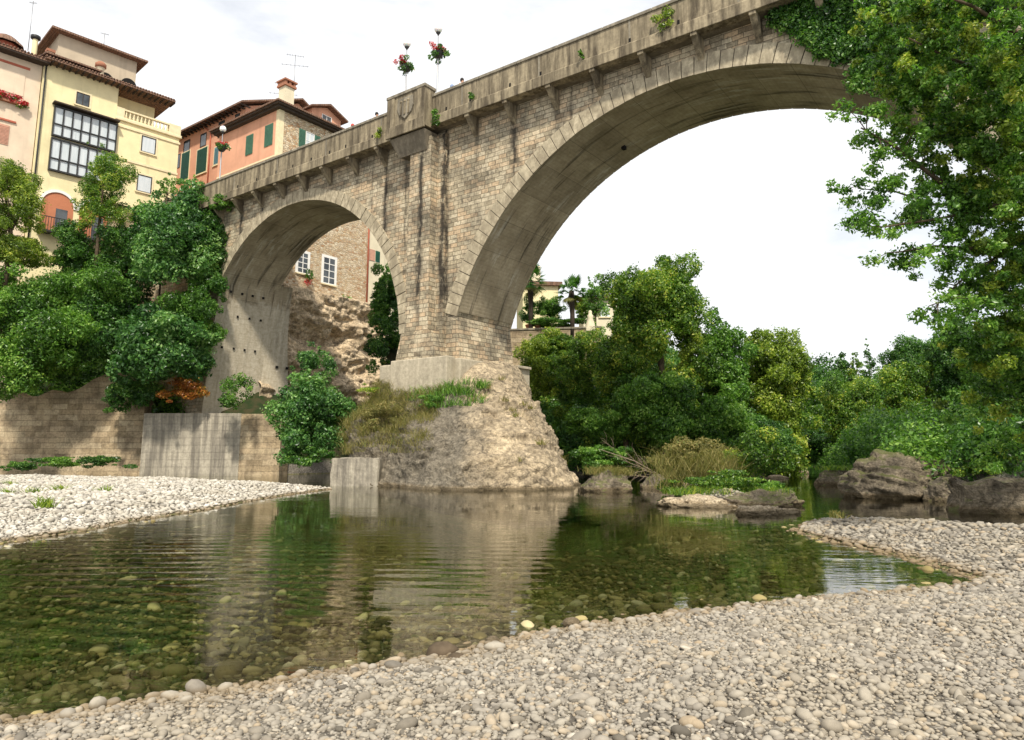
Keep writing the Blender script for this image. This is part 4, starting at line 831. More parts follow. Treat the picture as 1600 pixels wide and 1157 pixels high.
q = MB(); q.add([(-.85, -.85, 32.66), (11.8, -.85, 32.66), (11.8, 10.2, 32.66), (-.85, 10.2, 32.66), (-.85, -.85, 32.8), (11.8, -.85, 32.8), (11.8, 10.2, 32.8), (-.85, 10.2, 32.8), (3.5, 4.6, 34.4), (8, 4.6, 34.4)], [(0, 3, 2, 1), (0, 1, 5, 4), (1, 2, 6, 5), (2, 3, 7, 6), (3, 0, 4, 7), (4, 5, 9, 8), (5, 6, 9), (6, 7, 8, 9), (7, 4, 8)])
q.build('roof', M['tile'], Hs.root)
x0, z0 = wz(460, 152); q = MB(); q.box(1.3, 2.3, 1.2, 2.2, 33, 35.6); c_ = q.build('chimney', M['cream'], Hs.root); q = MB(); q.box(1.15, 2.45, 1.05, 2.35, 35.6, 35.8); 
for xx in (1.2, 1.65, 2.15): q.box(xx, xx+.22, 1.1, 2.3, 35.8, 36.1)
q.box(1.1, 2.5, 1.0, 2.4, 36.1, 36.25); q.build('chimney_cap', M['terracotta'], c_)
MB().prism([(5.0, 33), (8.6, 33), (8.6, 35.1), (6.8, 35.8), (5.0, 35.1)], 2.0, 8.5).build('dormer', M['orange'], Hs.root)
q = MB(); q.prism([(4.5, 34.95), (6.8, 35.85), (9.1, 34.95), (9.1, 35.1), (6.8, 36.05), (4.5, 35.1)], 1.4, 9); q.build('dormer_roof', M['tile'], Hs.root)
Hs.window(6.2, 7.4, 34.1, 34.95, 2.0, 'white', 'glass', 2, 1, None)
# --- pale house with green shutter, beyond the stone house
p2 = Vector((pS.x, pS.y))+N2*11.3+Vector((0, 0))
Hc = Facade('cream_house', (p2.x, p2.y), nS, 'cream house with a green shutter glimpsed at the right inside the left arch')
Hc.box('wall', M['cream'], 0, 7, .3, 8, 13, 30)
x0, z1 = Hc.px(587, 392, .3); x1, z0 = Hc.px(593, 411, .3); Hc.shutter(x0, x1, z0, z1, 'green_sh', .3); Hc.box('window', M['brown_sh'], x0-1.0, x0-.1, .25, .3, z0, z1)
# --- villa behind the terrace, far right of the pier
pv = at(848, 470, 74)
Hv = Facade('yellow_villa', (pv.x-3.5, pv.y), (1, .1), 'yellow villa with a red roof half hidden behind the palms')
zc = at(860, 450, 74).z
Hv.box('wall', M['yellow'], 1.4, 5.2, 0, 6, 8, zc+.3); Hv.box('roof', M['tile'], 1.0, 5.6, -.4, 6.4, zc+.3, zc+.7); Hv.box('upper_wall', M['cream'], 1.6, 3.4, .6, 5, zc+.6, zc+2.6)
pv = at(935, 480, 70); Hw = Facade('pale_villa', (pv.x-1.5, pv.y), (1, 0), 'pale house glimpsed between the terrace tree and the ivy-clad tall tree'); Hw.box('wall', M['cream'], 0, 5.5, 0, 5, 8, pv.z+.7); Hw.box('roof', M['tile'], -.3, 5.8, -.3, 5.3, pv.z+.7, pv.z+1.0)
Hw.window(1.6, 2.6, pv.z-1.0, pv.z+.2, 0)
# antennas
def antenna(x, y, z0, z1, arms, label):
    q = MB(); q.tube([(x, y, z0), (x, y, z1)], .035, 6); root = q.build('aerial', M['pole']); tag(root, label, 'aerial', 'television aerials on the roofs')
    for (zz, l, a) in arms:
        c, s_ = math.cos(a), math.sin(a); b = MB(); b.tube([(x-c*l, y-s_*l, zz), (x+c*l, y+s_*l, zz)], .022, 5)
        for k in np.linspace(-.9, .9, 7): b.tube([(x+c*l*k-s_*.22, y+s_*l*k+c*.22, zz), (x+c*l*k+s_*.22, y+s_*l*k-c*.22, zz)], .012, 4)
        b.build('aerial_arm', M['pole'], root)
for (u, v0, v1, Y, arms, lb) in [(46, 58, 2, 66, [(6, 1)], 'thin mast aerial on the pink house roof'), (163, 62, 52, 70, [], 'short aerial on the square tower roof'), (442, 158, 130, 68, [(0, 1)], 'broad aerial standing just left of the stone house chimney'), (459, 140, 86, 70, [(0, 1)], 'tallest aerial rising behind the stone house chimney')]:
    a = at(u, v0, Y); b = at(u, v1, Y); ar = [(b.z-.1, .9, .3), (b.z-1.2, 1.4, .2)] if arms else [(b.z-.1, .4, .5)]
    antenna(a.x, Y, a.z-1.5, b.z, ar if u > 100 else [(b.z-.2, .35, .2)], lb)
# ------------------------------------------------------------------ vegetation
def leaf_quads(P_, N_, size, rng, asp=.55, curl=.25):
    n = len(P_); t = rng.normal(size=(n, 3)); t -= (t*N_).sum(1, keepdims=True)*N_; t /= np.linalg.norm(t, axis=1, keepdims=True)+1e-9
    b = np.cross(N_, t); L_ = size[:, None]; c = N_*L_*curl*rng.uniform(-.5, 1, (n, 1))
    return np.stack([P_-t*L_*.5, P_+b*L_*asp*.5+c*.3, P_+t*L_*.5-c, P_-b*L_*asp*.5+c*.3], 1).reshape(-1, 3)
def shell(blobs, cover, size, rng, inner=.55, upb=.3, jit=.8):
    """leaves over clump ellipsoids; blobs rows x,y,z,rx,ry,rz"""
    B = np.array(blobs, float); area = 4*np.pi*((B[:, 3]*B[:, 4])**1.6/3+(B[:, 3]*B[:, 5])**1.6/3+(B[:, 4]*B[:, 5])**1.6/3)**(1/1.6)
    cnt = np.maximum(6, (area*cover/(size*size*.28))).astype(int); idx = np.repeat(np.arange(len(B)), cnt); n = len(idx)
    d = rng.normal(size=(n, 3)); d /= np.linalg.norm(d, axis=1, keepdims=True); r = rng.uniform(inner, 1.08, n)**.8
    ph = rng.uniform(0, 6.28, (len(B), 4))[idx]; wv_ = np.sin(d[:, 0]*4.3+ph[:, 0])*np.cos(d[:, 2]*4.9+ph[:, 1])+.7*np.sin(d[:, 1]*7.7+ph[:, 2])*np.cos(d[:, 0]*6.9+d[:, 2]*5+ph[:, 3])
    r *= 1+.24*wv_+np.where(rng.uniform(0, 1, n) < .07, rng.uniform(0, .35, n), 0)
    keep = (wv_ > -.75) | (rng.uniform(0, 1, n) < .35); d, r, idx, wv_ = d[keep], r[keep], idx[keep], wv_[keep]; n = len(idx)
    P_ = B[idx, :3]+d*B[idx, 3:6]*r[:, None]
    N_ = d+rng.normal(size=(n, 3))*jit+np.array([0, 0, upb]); N_ /= np.linalg.norm(N_, axis=1, keepdims=True)
    bt = rng.uniform(-.26, .26, len(B)); rn = np.clip(rng.beta(1.6, 1.8, n)*.8+bt[idx]+.1+.08*wv_, 0, 1)
    return P_, N_, size*rng.uniform(.5, 1.5, n), rn
def crown_blobs(c, R, n, rng, br=(.24, .42), low=-.75, shape=0):
    out = []; pp = rng.uniform(0, 6.28, 4)
    for i in range(n):
        d = rng.normal(size=3); d /= np.linalg.norm(d)
        lob = 1+.2*math.sin(d[0]*3+pp[0])*math.cos(d[1]*3+pp[1])+.18*math.sin(d[2]*4+d[0]*3+pp[2])
        if d[2] < low: d[2] *= -.5
        k = rng.uniform(.4, .92)*lob; b = rng.uniform(br[0]*.7, br[1])*(1.15-.4*k)
        sh = 1-shape*max(0, d[2]*k)
        out.append((c[0]+d[0]*R[0]*k*sh, c[1]+d[1]*R[1]*k*sh, c[2]+d[2]*R[2]*k, b*R[0], b*R[1]*1.0, b*min(R[2], R[0]*1.2)*.8))
    return out
def foliage(name, blobs, mat, size, cover=1.0, seed=1, parent=None, **k):
    rng = np.random.default_rng(seed); P_, N_, s_, rn = shell(blobs, cover, size, rng, **k)
    V = leaf_quads(P_, N_, s_, rng); Fc = np.arange(len(V)).reshape(-1, 4)
    return npmesh(name, V, Fc, mat, parent, {'rnd': ('FACE', rn)})
def tree(name, label, c, R, n=26, mat='leaf', size=.3, cover=1.0, seed=1, trunk=True, skirt=0, cat='tree', group=None, ground=None, br=(.24, .42), shape=0, bark='bark', extra=None, lean=(0, 0), **k):
    rng = np.random.default_rng(seed); gz = ground if ground is not None else float(height(np.array([c[0]]), np.array([c[1]]))[0])
    root = empty(name, (c[0]+lean[0], c[1]+lean[1], gz), label=label, cat=cat, group=group)
    bl = crown_blobs((0, 0, 0), R, n, rng, br, shape=shape)
    size *= .55; bl += crown_blobs((0, 0, 0), (R[0]*.9, R[1]*.9, R[2]*.9), int(n*1.3), rng, (br[0]*.45, br[1]*.5), shape=shape)
    if extra: bl += extra
    off = Vector((-lean[0], -lean[1], c[2]-gz))
    for i in range(skirt):
        zz = rng.uniform(-off.z+.4, -R[2]*.3); bl.append((rng.normal()*R[0]*.38, rng.normal()*R[1]*.3-R[1]*.2, zz, R[0]*.3, R[0]*.28, R[0]*.3))
    f = foliage('foliage' if not trunk else 'crown', [(b[0]+off.x, b[1]+off.y, b[2]+off.z)+tuple(b[3:]) for b in bl], M[mat], size, cover, seed+50, root, **k)
    if trunk:
        q = MB(); tr = max(.06, R[0]*.06); top_ = Vector((off.x, off.y, off.z)); mid = Vector((off.x*.4, off.y*.4, max(.3, off.z-R[2]*.6)))
        q.tube([(0, 0, -.3), mid, top_*.98], [tr*1.5, tr, tr*.35], 8)
        for b in bl[:10]: e = Vector(b[:3])+off; q.tube([mid.lerp(top_, .3), mid.lerp(e, .6)+Vector((0, 0, .1)), e], [tr*.5, tr*.3, tr*.1], 5, False)
        q.build('trunk', M[bark], root)
    return root
def tpx(u, v, Y, du, dv):          # centre and radii from picture measures
    c = at(u, v, Y); k = Y/F; return (c.x, Y, c.z), (du*k, du*k*.9, dv*k)
GL = 'shrubs and trees covering the left bank'
left_veg = [  # label, name, u, v, Y, du, dv, mat, size, cover, n
 ('bright broad-leaved growth whose top reaches the yellow house base', 'leafy_mass', 275, 385, 53.5, 72, 98, 'leaf_blue', .42, 1.2, 34),
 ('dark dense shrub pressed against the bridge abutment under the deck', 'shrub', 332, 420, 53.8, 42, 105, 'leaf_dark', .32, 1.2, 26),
 ('wide fig-like shrub hanging over the river wall above the rusty bush', 'shrub', 255, 545, 52.2, 78, 75, 'leaf_blue', .45, 1.3, 34),
 ('dark ivy mass between the fig-like shrub and the left trees', 'shrub', 165, 500, 53.6, 62, 108, 'leaf_dark', .34, 1.2, 34),
 ('slender airy tree growing in front of the glazed galleries', 'slender_tree', 160, 300, 53.2, 40, 92, 'leaf_mix', .22, .7, 30),
 ('bright yellow-green tree at the left edge in front of the pink house', 'broadleaf_tree', 22, 320, 50, 44, 100, 'leaf_yel', .22, .75, 34),
 ('lime creeper hummock on the brick patch at the left edge', 'shrub', 25, 395, 50.5, 45, 35, 'leaf_yel', .24, 1.0, 16),
 ('grey-green leafy mass leaning over the wall at the left edge', 'leafy_mass', 55, 545, 51.5, 86, 100, 'leaf', .34, .9, 34),
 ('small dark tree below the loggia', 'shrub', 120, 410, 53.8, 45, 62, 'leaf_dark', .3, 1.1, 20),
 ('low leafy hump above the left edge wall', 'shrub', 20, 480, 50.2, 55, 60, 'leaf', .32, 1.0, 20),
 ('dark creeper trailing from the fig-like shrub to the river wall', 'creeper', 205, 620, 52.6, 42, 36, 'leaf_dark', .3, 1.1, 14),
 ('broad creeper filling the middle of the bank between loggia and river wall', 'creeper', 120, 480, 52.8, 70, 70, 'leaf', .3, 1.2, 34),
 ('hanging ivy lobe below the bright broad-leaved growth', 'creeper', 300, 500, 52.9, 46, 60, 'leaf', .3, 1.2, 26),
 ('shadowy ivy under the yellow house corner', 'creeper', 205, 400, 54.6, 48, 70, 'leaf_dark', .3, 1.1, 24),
 ('slim sapling top just right of the yellow house corner', 'sapling', 262, 292, 55, 16, 32, 'leaf', .24, .9, 8),
 ('leafy shoots leaning over the bridge parapet end', 'shrub', 345, 318, 52.5, 26, 18, 'leaf', .24, .9, 8),
]
for i, (lb, nm, u, v, Y, du, dv, mt, sz, cv, n) in enumerate(left_veg):
    c, R = tpx(u, v, Y, du, dv); tree(nm, lb, c, (R[0]*1.12, R[1]*1.12, R[2]*1.08), int(n*1.4), mt, sz, cv, 100+i, group=GL, ground=(9 if 'tree' in nm else 1), trunk='tree' in nm or nm == 'sapling', skirt=0)
def bush(name, label, u, v, Y, du, dv, mt, sz, cv, n, seed, group=None, cat='bush', trunk=False, **k):
    c, R = tpx(u, v, Y, du, dv); return tree(name, label, c, R, n, mt, sz, cv, seed, trunk=trunk, cat=cat, group=group, **k)
bush('rusty_bush', 'rust-orange bush on top of the river wall', 285, 610, 51.8, 42, 30, 'leaf_rust', .24, .9, 16, 201)
bush('bush', 'big dark green bush below the left arch hanging to the water', 488, 655, 48, 62, 84, 'leaf_blue', .36, 1.1, 50, 202)
bush('bush', 'upper leafy bush on the cliff under the stone house', 490, 575, 51, 40, 42, 'leaf_blue', .3, .8, 18, 203)
bush('bush', 'low bush at the waterline under the big dark green bush', 480, 712, 46, 40, 22, 'leaf_dark', .26, 1., 12, 204)
bush('shrub', 'thin sprigs growing at the foot of the left abutment', 372, 610, 50.5, 30, 38, 'leaf', .24, .55, 14, 205)
bush('shrub', 'low dark shrub at the abutment foot beside the sprigs', 355, 632, 50.5, 24, 15, 'leaf_dark', .24, .9, 9, 206)
bush('ivy_column', 'dark ivy-covered tree framed by the right side of the left arch', 606, 495, 58, 36, 112, 'leaf_dark', .32, 1.3, 60, 207, cat='ivy')
for k, (u, v, lb) in enumerate([(95, 722, 'leftmost of the low weeds along the river wall foot'), (165, 722, 'low weeds beneath the middle of the river wall'), (30, 728, 'bright low weeds at the left edge behind the white gravel')]):
    bush('weeds', lb, u, v, 51, 38, 13, 'leaf_dark' if k else 'leaf', .22, .8, 12, 210+k, group='weeds along the river wall foot', cat='weeds')
# grasses on the pier rock and elsewhere
def grass(name, label, pts, mat='grassm', h=.5, blades=60, spread=.25, seed=1, cat='grass', lean=(0, -.15), group=None, kind=None, wid=.018):
    rng = np.random.default_rng(seed); V = []; n = len(pts)*blades; P0 = np.repeat(np.array(pts, float), blades, 0)
    P0 = P0+np.concatenate([rng.normal(size=(n, 2))*spread, np.zeros((n, 1))], 1)
    dr = np.concatenate([rng.normal(size=(n, 2))*.45+np.array(lean), np.ones((n, 1))], 1); hh = h*rng.uniform(.5, 1.25, (n, 1))
    sd = rng.normal(size=(n, 3)); sd[:, 2] = 0; sd /= np.linalg.norm(sd, axis=1, keepdims=True)+1e-6
    b = np.concatenate([dr[:, :2]*.9, -np.ones((n, 1))*.25], 1)*hh*.5
    q = np.stack([P0-sd*wid, P0+sd*wid, P0+dr*hh*.6+sd*wid*.7, P0+dr*hh*.6-sd*wid*.7, P0+dr*hh*.6-sd*wid*.7, P0+dr*hh*.6+sd*wid*.7, P0+dr*hh*1.0+b+sd*.003, P0+dr*hh+b-sd*.003], 1).reshape(-1, 3)
    rn = np.repeat(np.clip(rng.normal(.5, .25, n), 0, 1), 2); c0 = np.array(pts).mean(0)
    o = npmesh(name, q-c0, np.arange(len(q)).reshape(-1, 4), M[mat], None, {'rnd': ('FACE', rn)}, loc=tuple(c0)); return tag(o, label, cat, group, kind)
mp_ = MOUND.reshape(-1, 3); rng = np.random.default_rng(4)
def mound_pts(n, fx):
    m = mp_[fx(mp_)]; return m[rng.integers(0, len(m), n)] if len(m) else np.zeros((0, 3))
g1 = mound_pts(330, lambda p: (p[:, 0] < -3.5-.26*(5-p[:, 2])) & (p[:, 2] > 1.5) & (p[:, 2] < 5.6) & (p[:, 1] < 43))
grass('dry_grass', 'dry straw-coloured grass cloaking the left flank of the pier rock', g1, h=.42, blades=40, spread=.24, seed=3, wid=.010, kind='stuff')
g2 = mound_pts(34, lambda p: (p[:, 0] < -1.5) & (p[:, 0] > -5.5) & (p[:, 2] > 3.9) & (p[:, 2] < 5.3) & (p[:, 1] < 41))
bush('dry_scrub', 'brownish dry scrub on the left shoulder of the pier rock', 600, 655, 38.6, 40, 30, 'grassm', .14, .45, 26, 222, skirt=0)
grass('green_grass', 'greener grass fringe at the foot of the concrete pier footing', g2, 'leaf', h=.5, blades=40, spread=.2, seed=4, kind='stuff')
g3 = mound_pts(14, lambda p: (p[:, 0] > -2) & (p[:, 2] > .9) & (p[:, 2] < 5.8) & (p[:, 1] < 42))
grass('grass_tufts', 'sparse grass tufts on the bare right face of the pier rock', g3, h=.3, blades=30, spread=.12, seed=5, kind='stuff')
bush('bush', 'small fresh green bush in the grass below the footing', 670, 630, 37.6, 24, 14, 'leaf', .16, .9, 10, 220)
bush('bush', 'little green bush at the left top of the pier rock', 575, 610, 40.5, 22, 12, 'leaf_yel', .16, .7, 9, 221)
# islet plants
p = at(1085, 735, 27.5); 
for k, (u, v, Y, du, dv, mt, sz, cv, lb) in enumerate([(1085, 715, 28, 60, 38, 'grassm', .15, .6, 'rounded olive broom bush left on the islet'), (1185, 712, 26.5, 50, 50, 'leaf_mix', .17, .8, 'taller yellow-green willow bush right on the islet'), (1125, 757, 25, 68, 20, 'leaf_mix', .14, .8, 'low mixed bushes along the front of the islet'), (1205, 765, 24.4, 30, 16, 'leaf', .16, .7, 'fresh green plants at the right end of the islet'), (1052, 762, 29, 26, 14, 'leaf_mix', .18, .7, 'small brownish bush at the left back of the islet')]):
    bush('bush', lb, u, v, Y, du, dv, mt, sz, cv, 24, 230+k, ground=.1, group='bushes on the islet')
pts = [tuple(at(rng.uniform(1035, 1140), 745, rng.uniform(25.5, 29))) for _ in range(60)]; pts = [(x, y, .35+rng.uniform(0, .9)) for x, y, z in pts]
grass('reed_grass', 'fine olive grasses standing in the islet broom bush', pts, h=.75, blades=36, spread=.35, seed=9, kind='stuff', wid=.01)
pts = [(at(u, 740, 31.6).x, 31.6+dy, .75+rng.uniform(-.1, .1)) for u in range(928, 985, 6) for dy in (.2, .8)]
grass('grass_cap', 'straw grass cap on the rounded rock right of the pier rock', pts, h=.32, blades=45, spread=.22, seed=10, wid=.01)
pts = [(at(u, 735, 38).x, 38+dy, .75) for u in range(1290, 1345, 6) for dy in (-.3, .3)]
grass('grass_cap', 'mossy grass cap on the rounded channel boulder', pts, 'leaf_mix', h=.25, blades=40, spread=.25, seed=11, wid=.012)
for k, (u, v) in enumerate([(55, 772), (95, 768), (70, 790), (165, 770), (20, 760), (10, 775)]):
    p = gnd(u, v, .35); grass('weed_tuft', ['pale weed tuft in the middle of the white gravel', 'second weed tuft from the left in the white gravel, near its crest', 'weed tuft lowest on the white gravel', 'weed tuft farthest right on the white gravel', 'bright weed tuft at the left edge near the gravel crest', 'weed tuft at the left edge halfway down the white gravel'][k], [(p.x, p.y, .3)], 'leaf_yel', h=.3, blades=60, spread=.10, seed=20+k, cat='weed', group='weeds on the white gravel')
p = gnd(1308, 808, .3); grass('weed_tuft', 'lone brown weed tuft on the pebble spit at right', [(p.x, p.y, .28)], h=.16, blades=60, spread=.09, seed=30, cat='weed')
# far bank behind the pier
ter0 = at(816, 515, 60); ter1 = at(935, 520, 60)
wall_box('terrace_wall', (ter0.x-2.5, 60), (ter1.x, 58.5), .8, 7, ter0.z-.15, M['retain'], 'grey stone terrace wall with pots above the ivy-clad bank', cope=M['coping'])
MB_t = MB().box(-6, 9, 0, 12, 6, 11.2).build('terrace_ground', M['ground']); MB_t.location = (ter0.x, 60.9, 0); tag(MB_t, kind='structure')
GM = 'greenery on the far bank'
mid = [
 ('tall ivy-draped tree dominating the far bank', 'broadleaf_tree', 1030, 480, 50, 76, 88, 'leaf_mix', .34, 1.2, 52, True),
 ('lower left shoulder tree of the tall ivy-draped tree', 'broadleaf_tree', 975, 565, 50, 52, 80, 'leaf_mix', .3, 1.1, 34, True),
 ('trailing ivy hanging down right under the tall tree crown', 'ivy_curtain', 1085, 560, 49.5, 26, 80, 'leaf_yel', .26, 1.1, 24, False),
 ('dark shrubbery at the water below the tall ivy-draped tree', 'shrub', 1020, 650, 48, 72, 62, 'leaf', .3, 1.2, 36, False),
 ('glossy green shrub right of the pier rock', 'shrub', 915, 660, 46.5, 38, 28, 'leaf', .26, 1.2, 18, False),
 ('low bright bush at the water right of the pier rock', 'shrub', 935, 712, 44, 45, 22, 'leaf', .26, 1.1, 18, False),
 ('ivy mat hanging from the terrace wall beside the pier', 'ivy_curtain', 842, 590, 54.5, 34, 78, 'leaf_yel', .24, 1.1, 32, False),
 ('second ivy curtain below the right end of the terrace wall', 'ivy_curtain', 900, 588, 53, 42, 62, 'leaf_mix', .24, 1.1, 32, False),
 ('round garden bush on the terrace between the palms', 'garden_bush', 858, 484, 61.5, 24, 26, 'leaf', .2, 1.1, 16, False),
 ('creeper spilling over the terrace wall coping below the palms', 'ivy_curtain', 868, 545, 58.3, 44, 26, 'leaf_mix', .24, 1.0, 26, False),
 ('leafy garden shrub filling the gap between the second palm and the statue', 'garden_bush', 912, 488, 62, 22, 26, 'leaf_mix', .2, 1.1, 14, False),
 ('dark garden shrub beside the arch at the first palm', 'garden_bush', 826, 488, 62, 18, 24, 'leaf_dark', .2, 1.1, 12, False),
 ('low hedge along the terrace wall top', 'garden_bush', 865, 506, 60.3, 40, 9, 'leaf', .18, 1., 16, False),
 ('small airy tree on the terrace right of the second palm', 'small_tree', 930, 470, 60, 22, 42, 'leaf', .24, .9, 16, True),
 ('mid green tree stepping down right of the tall ivy-draped tree', 'broadleaf_tree', 1130, 565, 51, 44, 78, 'leaf', .34, 1.1, 34, True),
 ('dark undergrowth tree behind the islet bushes', 'broadleaf_tree', 1130, 665, 48.5, 52, 60, 'leaf', .34, 1.2, 30, False),
 ('large yellow-green tree, tallest right of the ivy-draped one', 'broadleaf_tree', 1205, 590, 55, 58, 82, 'leaf_yel', .36, 1.2, 44, True),
 ('olive tree leaning towards the channel from the far bank', 'broadleaf_tree', 1235, 635, 56, 38, 62, 'leaf_mix', .34, 1.1, 26, True),
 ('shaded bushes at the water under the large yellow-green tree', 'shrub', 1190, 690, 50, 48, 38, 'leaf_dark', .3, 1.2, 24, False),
]
for i, (lb, nm, u, v, Y, du, dv, mt, sz, cv, n, tk) in enumerate(mid):
    c, R = tpx(u, v, Y, du, dv); tree(nm, lb, c, (R[0]*1.08, R[1]*1.1, R[2]*1.06), int(n*1.3), mt, sz, cv, 300+i, trunk=tk, group=GM, skirt=12 if tk else 0)
pts = [(7.0+rng.uniform(-1.9, 1.9), 23.6+rng.uniform(-.5, .9), .33) for _ in range(34)]
grass('islet_grass', 'low mixed grass between the stones of the islet', pts, 'leaf_mix', h=.26, blades=40, spread=.12, seed=14, kind='stuff', wid=.008)
# palms
def palm(label, u, vb, vt, Y, seed, cr=1.5):
    b = at(u, vb, Y); t_ = at(u, vt, Y); root = empty('fan_palm', tuple(b), label=label, cat='palm', group='fan palms on the terrace'); h = t_.z-b.z; rg = np.random.default_rng(seed)
    q = MB(); q.tube([(0, 0, -1), (.04, 0, h*.4), (-.03, 0, h*.85), (0, 0, h)], [.2, .2, .26, .2], 9); q.build('trunk', M['dark_wood'], root)
    for k in range(44):
        a = rg.uniform(0, 6.28); e = rg.uniform(-.9, 1.3); d = np.array([math.cos(a)*math.cos(e), math.sin(a)*math.cos(e), math.sin(e)]); l = cr*rg.uniform(.5, .75)
        o = np.array([0, 0, h]); tip = o+d*l; s_ = np.cross(d, [0, 0, 1.]); s_ /= np.linalg.norm(s_)+1e-6; up = np.cross(s_, d); V = []; 
        for j in range(15):
            f = (j-7)/7*1.9; r_ = d*math.cos(f)+s_*math.sin(f); w_ = .085; L_ = cr*.5*(1-.2*abs(f)); n_ = s_*math.cos(f)-d*math.sin(f); e2 = tip+r_*L_+np.array([0, 0, -.18*L_*(1+abs(f))])
            V += [tip-n_*.01, tip+n_*.01, (tip+e2)/2+n_*w_, e2, ]
        V += [o-s_*.02, o+s_*.02, tip+s_*.015, tip-s_*.015]
        npmesh('frond', np.array(V), np.arange(len(V)).reshape(-1, 4), M['leaf_dark' if e > -.55 else 'grassm'], root, {'rnd': ('FACE', rg.uniform(.1, .7 if e > -.4 else .4, len(V)//4))})
palm('fan palm nearest the bridge pier, half behind the arch', 829, 505, 438, 60, 1, 1.7); palm('fan palm in the middle of the terrace', 894, 515, 455, 59, 2, 1.5)
pt = at(923, 518, 58.7); st = empty('garden_statue', (pt.x, 58.9, pt.z), label='small pale statue on a plinth at the right end of the terrace wall', cat='statue')
MB().box(-.4, .4, -.4, .4, 0, .35).build('plinth', M['cream'], st, bevel=.04); MB().lathe([(.42, .35), (.36, .7), (.22, 1.15), (.27, 1.35), (.14, 1.5), (.16, 1.62), (.13, 1.75), (.01, 1.82)], 12).build('figure', M['cream'], st)
for k, (u, v) in enumerate([(826, 507), (840, 509), (878, 515)]):
    p = at(u, v, 60.2); q = MB(); q.lathe([(.15, 0), (.28, .35), (.31, .35), (.31, .42), (.25, .42), (.22, .38), (.01, .38)], 12); o = q.build('flower_pot', M['terracotta'], loc=(p.x, 60.2, ter0.z-.0)); tag(o, ['terracotta pot nearest the pier on the terrace wall', 'terracotta pot second from the pier on the terrace wall', 'terracotta pot alone right on the terrace wall near the second palm'][k], 'pot', 'terracotta pots on the terrace wall')
# bleached fallen branches
q = MB(); rng2 = random.Random(2); b0 = at(1040, 748, 36); tip = at(936, 702, 35)
def br_(p0, p1, r, depth):
    mid_ = p0.lerp(p1, .5)+Vector((rng2.uniform(-.1, .1), 0, rng2.uniform(-.05, .15))); q.tube([p0, mid_, p1], [r, r*.75, r*.35], 5)
    if depth:
        for k in range(5):
            a = p0.lerp(p1, rng2.uniform(.2, .95)); d = (p1-p0)*rng2.uniform(.25, .45); d.rotate(Matrix.Rotation(rng2.uniform(-.8, .8), 3, 'Y')); br_(a, a+d, r*.45, depth-1)
br_(b0, tip, .035, 2); br_(b0, at(985, 742, 35.5), .022, 1); br_(b0, at(970, 718, 36), .022, 1); br_(b0, at(1000, 757, 35), .03, 1)
tag(q.build('fallen_branch', M['pale_bark']), 'bleached bare fallen branches reaching left over the water beside the islet', 'branch')
# right bank woods
GRR = 'trees on the right bank'
right = [
 ('spiky conifer left of the gap above the channel', 'conifer', 1318, 590, 92, 22, 55, 'leaf_dark', .42, 1., 22, 1), ('brown-tinged conifer with a blunt top above the channel', 'conifer', 1338, 585, 90, 18, 50, 'leaf_mix', .4, 1., 18, 1),
 ('thin pointed conifer standing highest above the channel', 'conifer', 1358, 575, 96, 15, 52, 'leaf_dark', .42, .8, 18, 1), ('distant round tree at the far end of the channel', 'broadleaf_tree', 1300, 640, 84, 48, 50, 'leaf', .4, 1.1, 26, 0),
 ('vivid green tree in the middle behind the boulders', 'broadleaf_tree', 1345, 645, 62, 50, 62, 'leaf_mix', .32, 1.2, 30, 0), ('pale olive tree behind the largest boulder', 'broadleaf_tree', 1425, 610, 62, 46, 62, 'leaf_mix', .34, 1.1, 30, 0),
 ('dome-topped dark tree rising right of the channel gap', 'broadleaf_tree', 1440, 590, 74, 52, 72, 'leaf_dark', .38, 1.2, 34, 0), ('tall dark tree joining the overhanging foliage at right', 'broadleaf_tree', 1510, 570, 60, 60, 80, 'leaf_dark', .36, 1.2, 34, 0),
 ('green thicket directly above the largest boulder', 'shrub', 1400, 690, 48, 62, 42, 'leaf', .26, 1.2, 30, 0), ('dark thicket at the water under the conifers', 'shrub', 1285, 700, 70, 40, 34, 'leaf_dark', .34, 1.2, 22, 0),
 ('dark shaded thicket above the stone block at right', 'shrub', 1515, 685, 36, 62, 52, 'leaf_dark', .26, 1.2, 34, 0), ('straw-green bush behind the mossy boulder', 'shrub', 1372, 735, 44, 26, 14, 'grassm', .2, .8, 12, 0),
 ('broad shady tree at the right edge above the block', 'broadleaf_tree', 1590, 600, 30, 66, 90, 'leaf_dark', .24, 1.2, 40, 0), ('small yellowing bush at the right above the block', 'shrub', 1540, 735, 24.5, 34, 14, 'leaf_mix', .16, .9, 14, 0),
]
for i, (lb, nm, u, v, Y, du, dv, mt, sz, cv, n, con) in enumerate(right):
    c, R = tpx(u, v, Y, du, dv); tree(nm, lb, c, (R[0]*1.1, R[1]*1.1, R[2]*1.05), int(n*1.3), mt, sz, cv, 400+i, trunk='shrub' not in nm, group=GRR, skirt=0 if 'shrub' in nm else 12, shape=.9 if con else 0, br=(.18, .3) if con else (.24, .42))
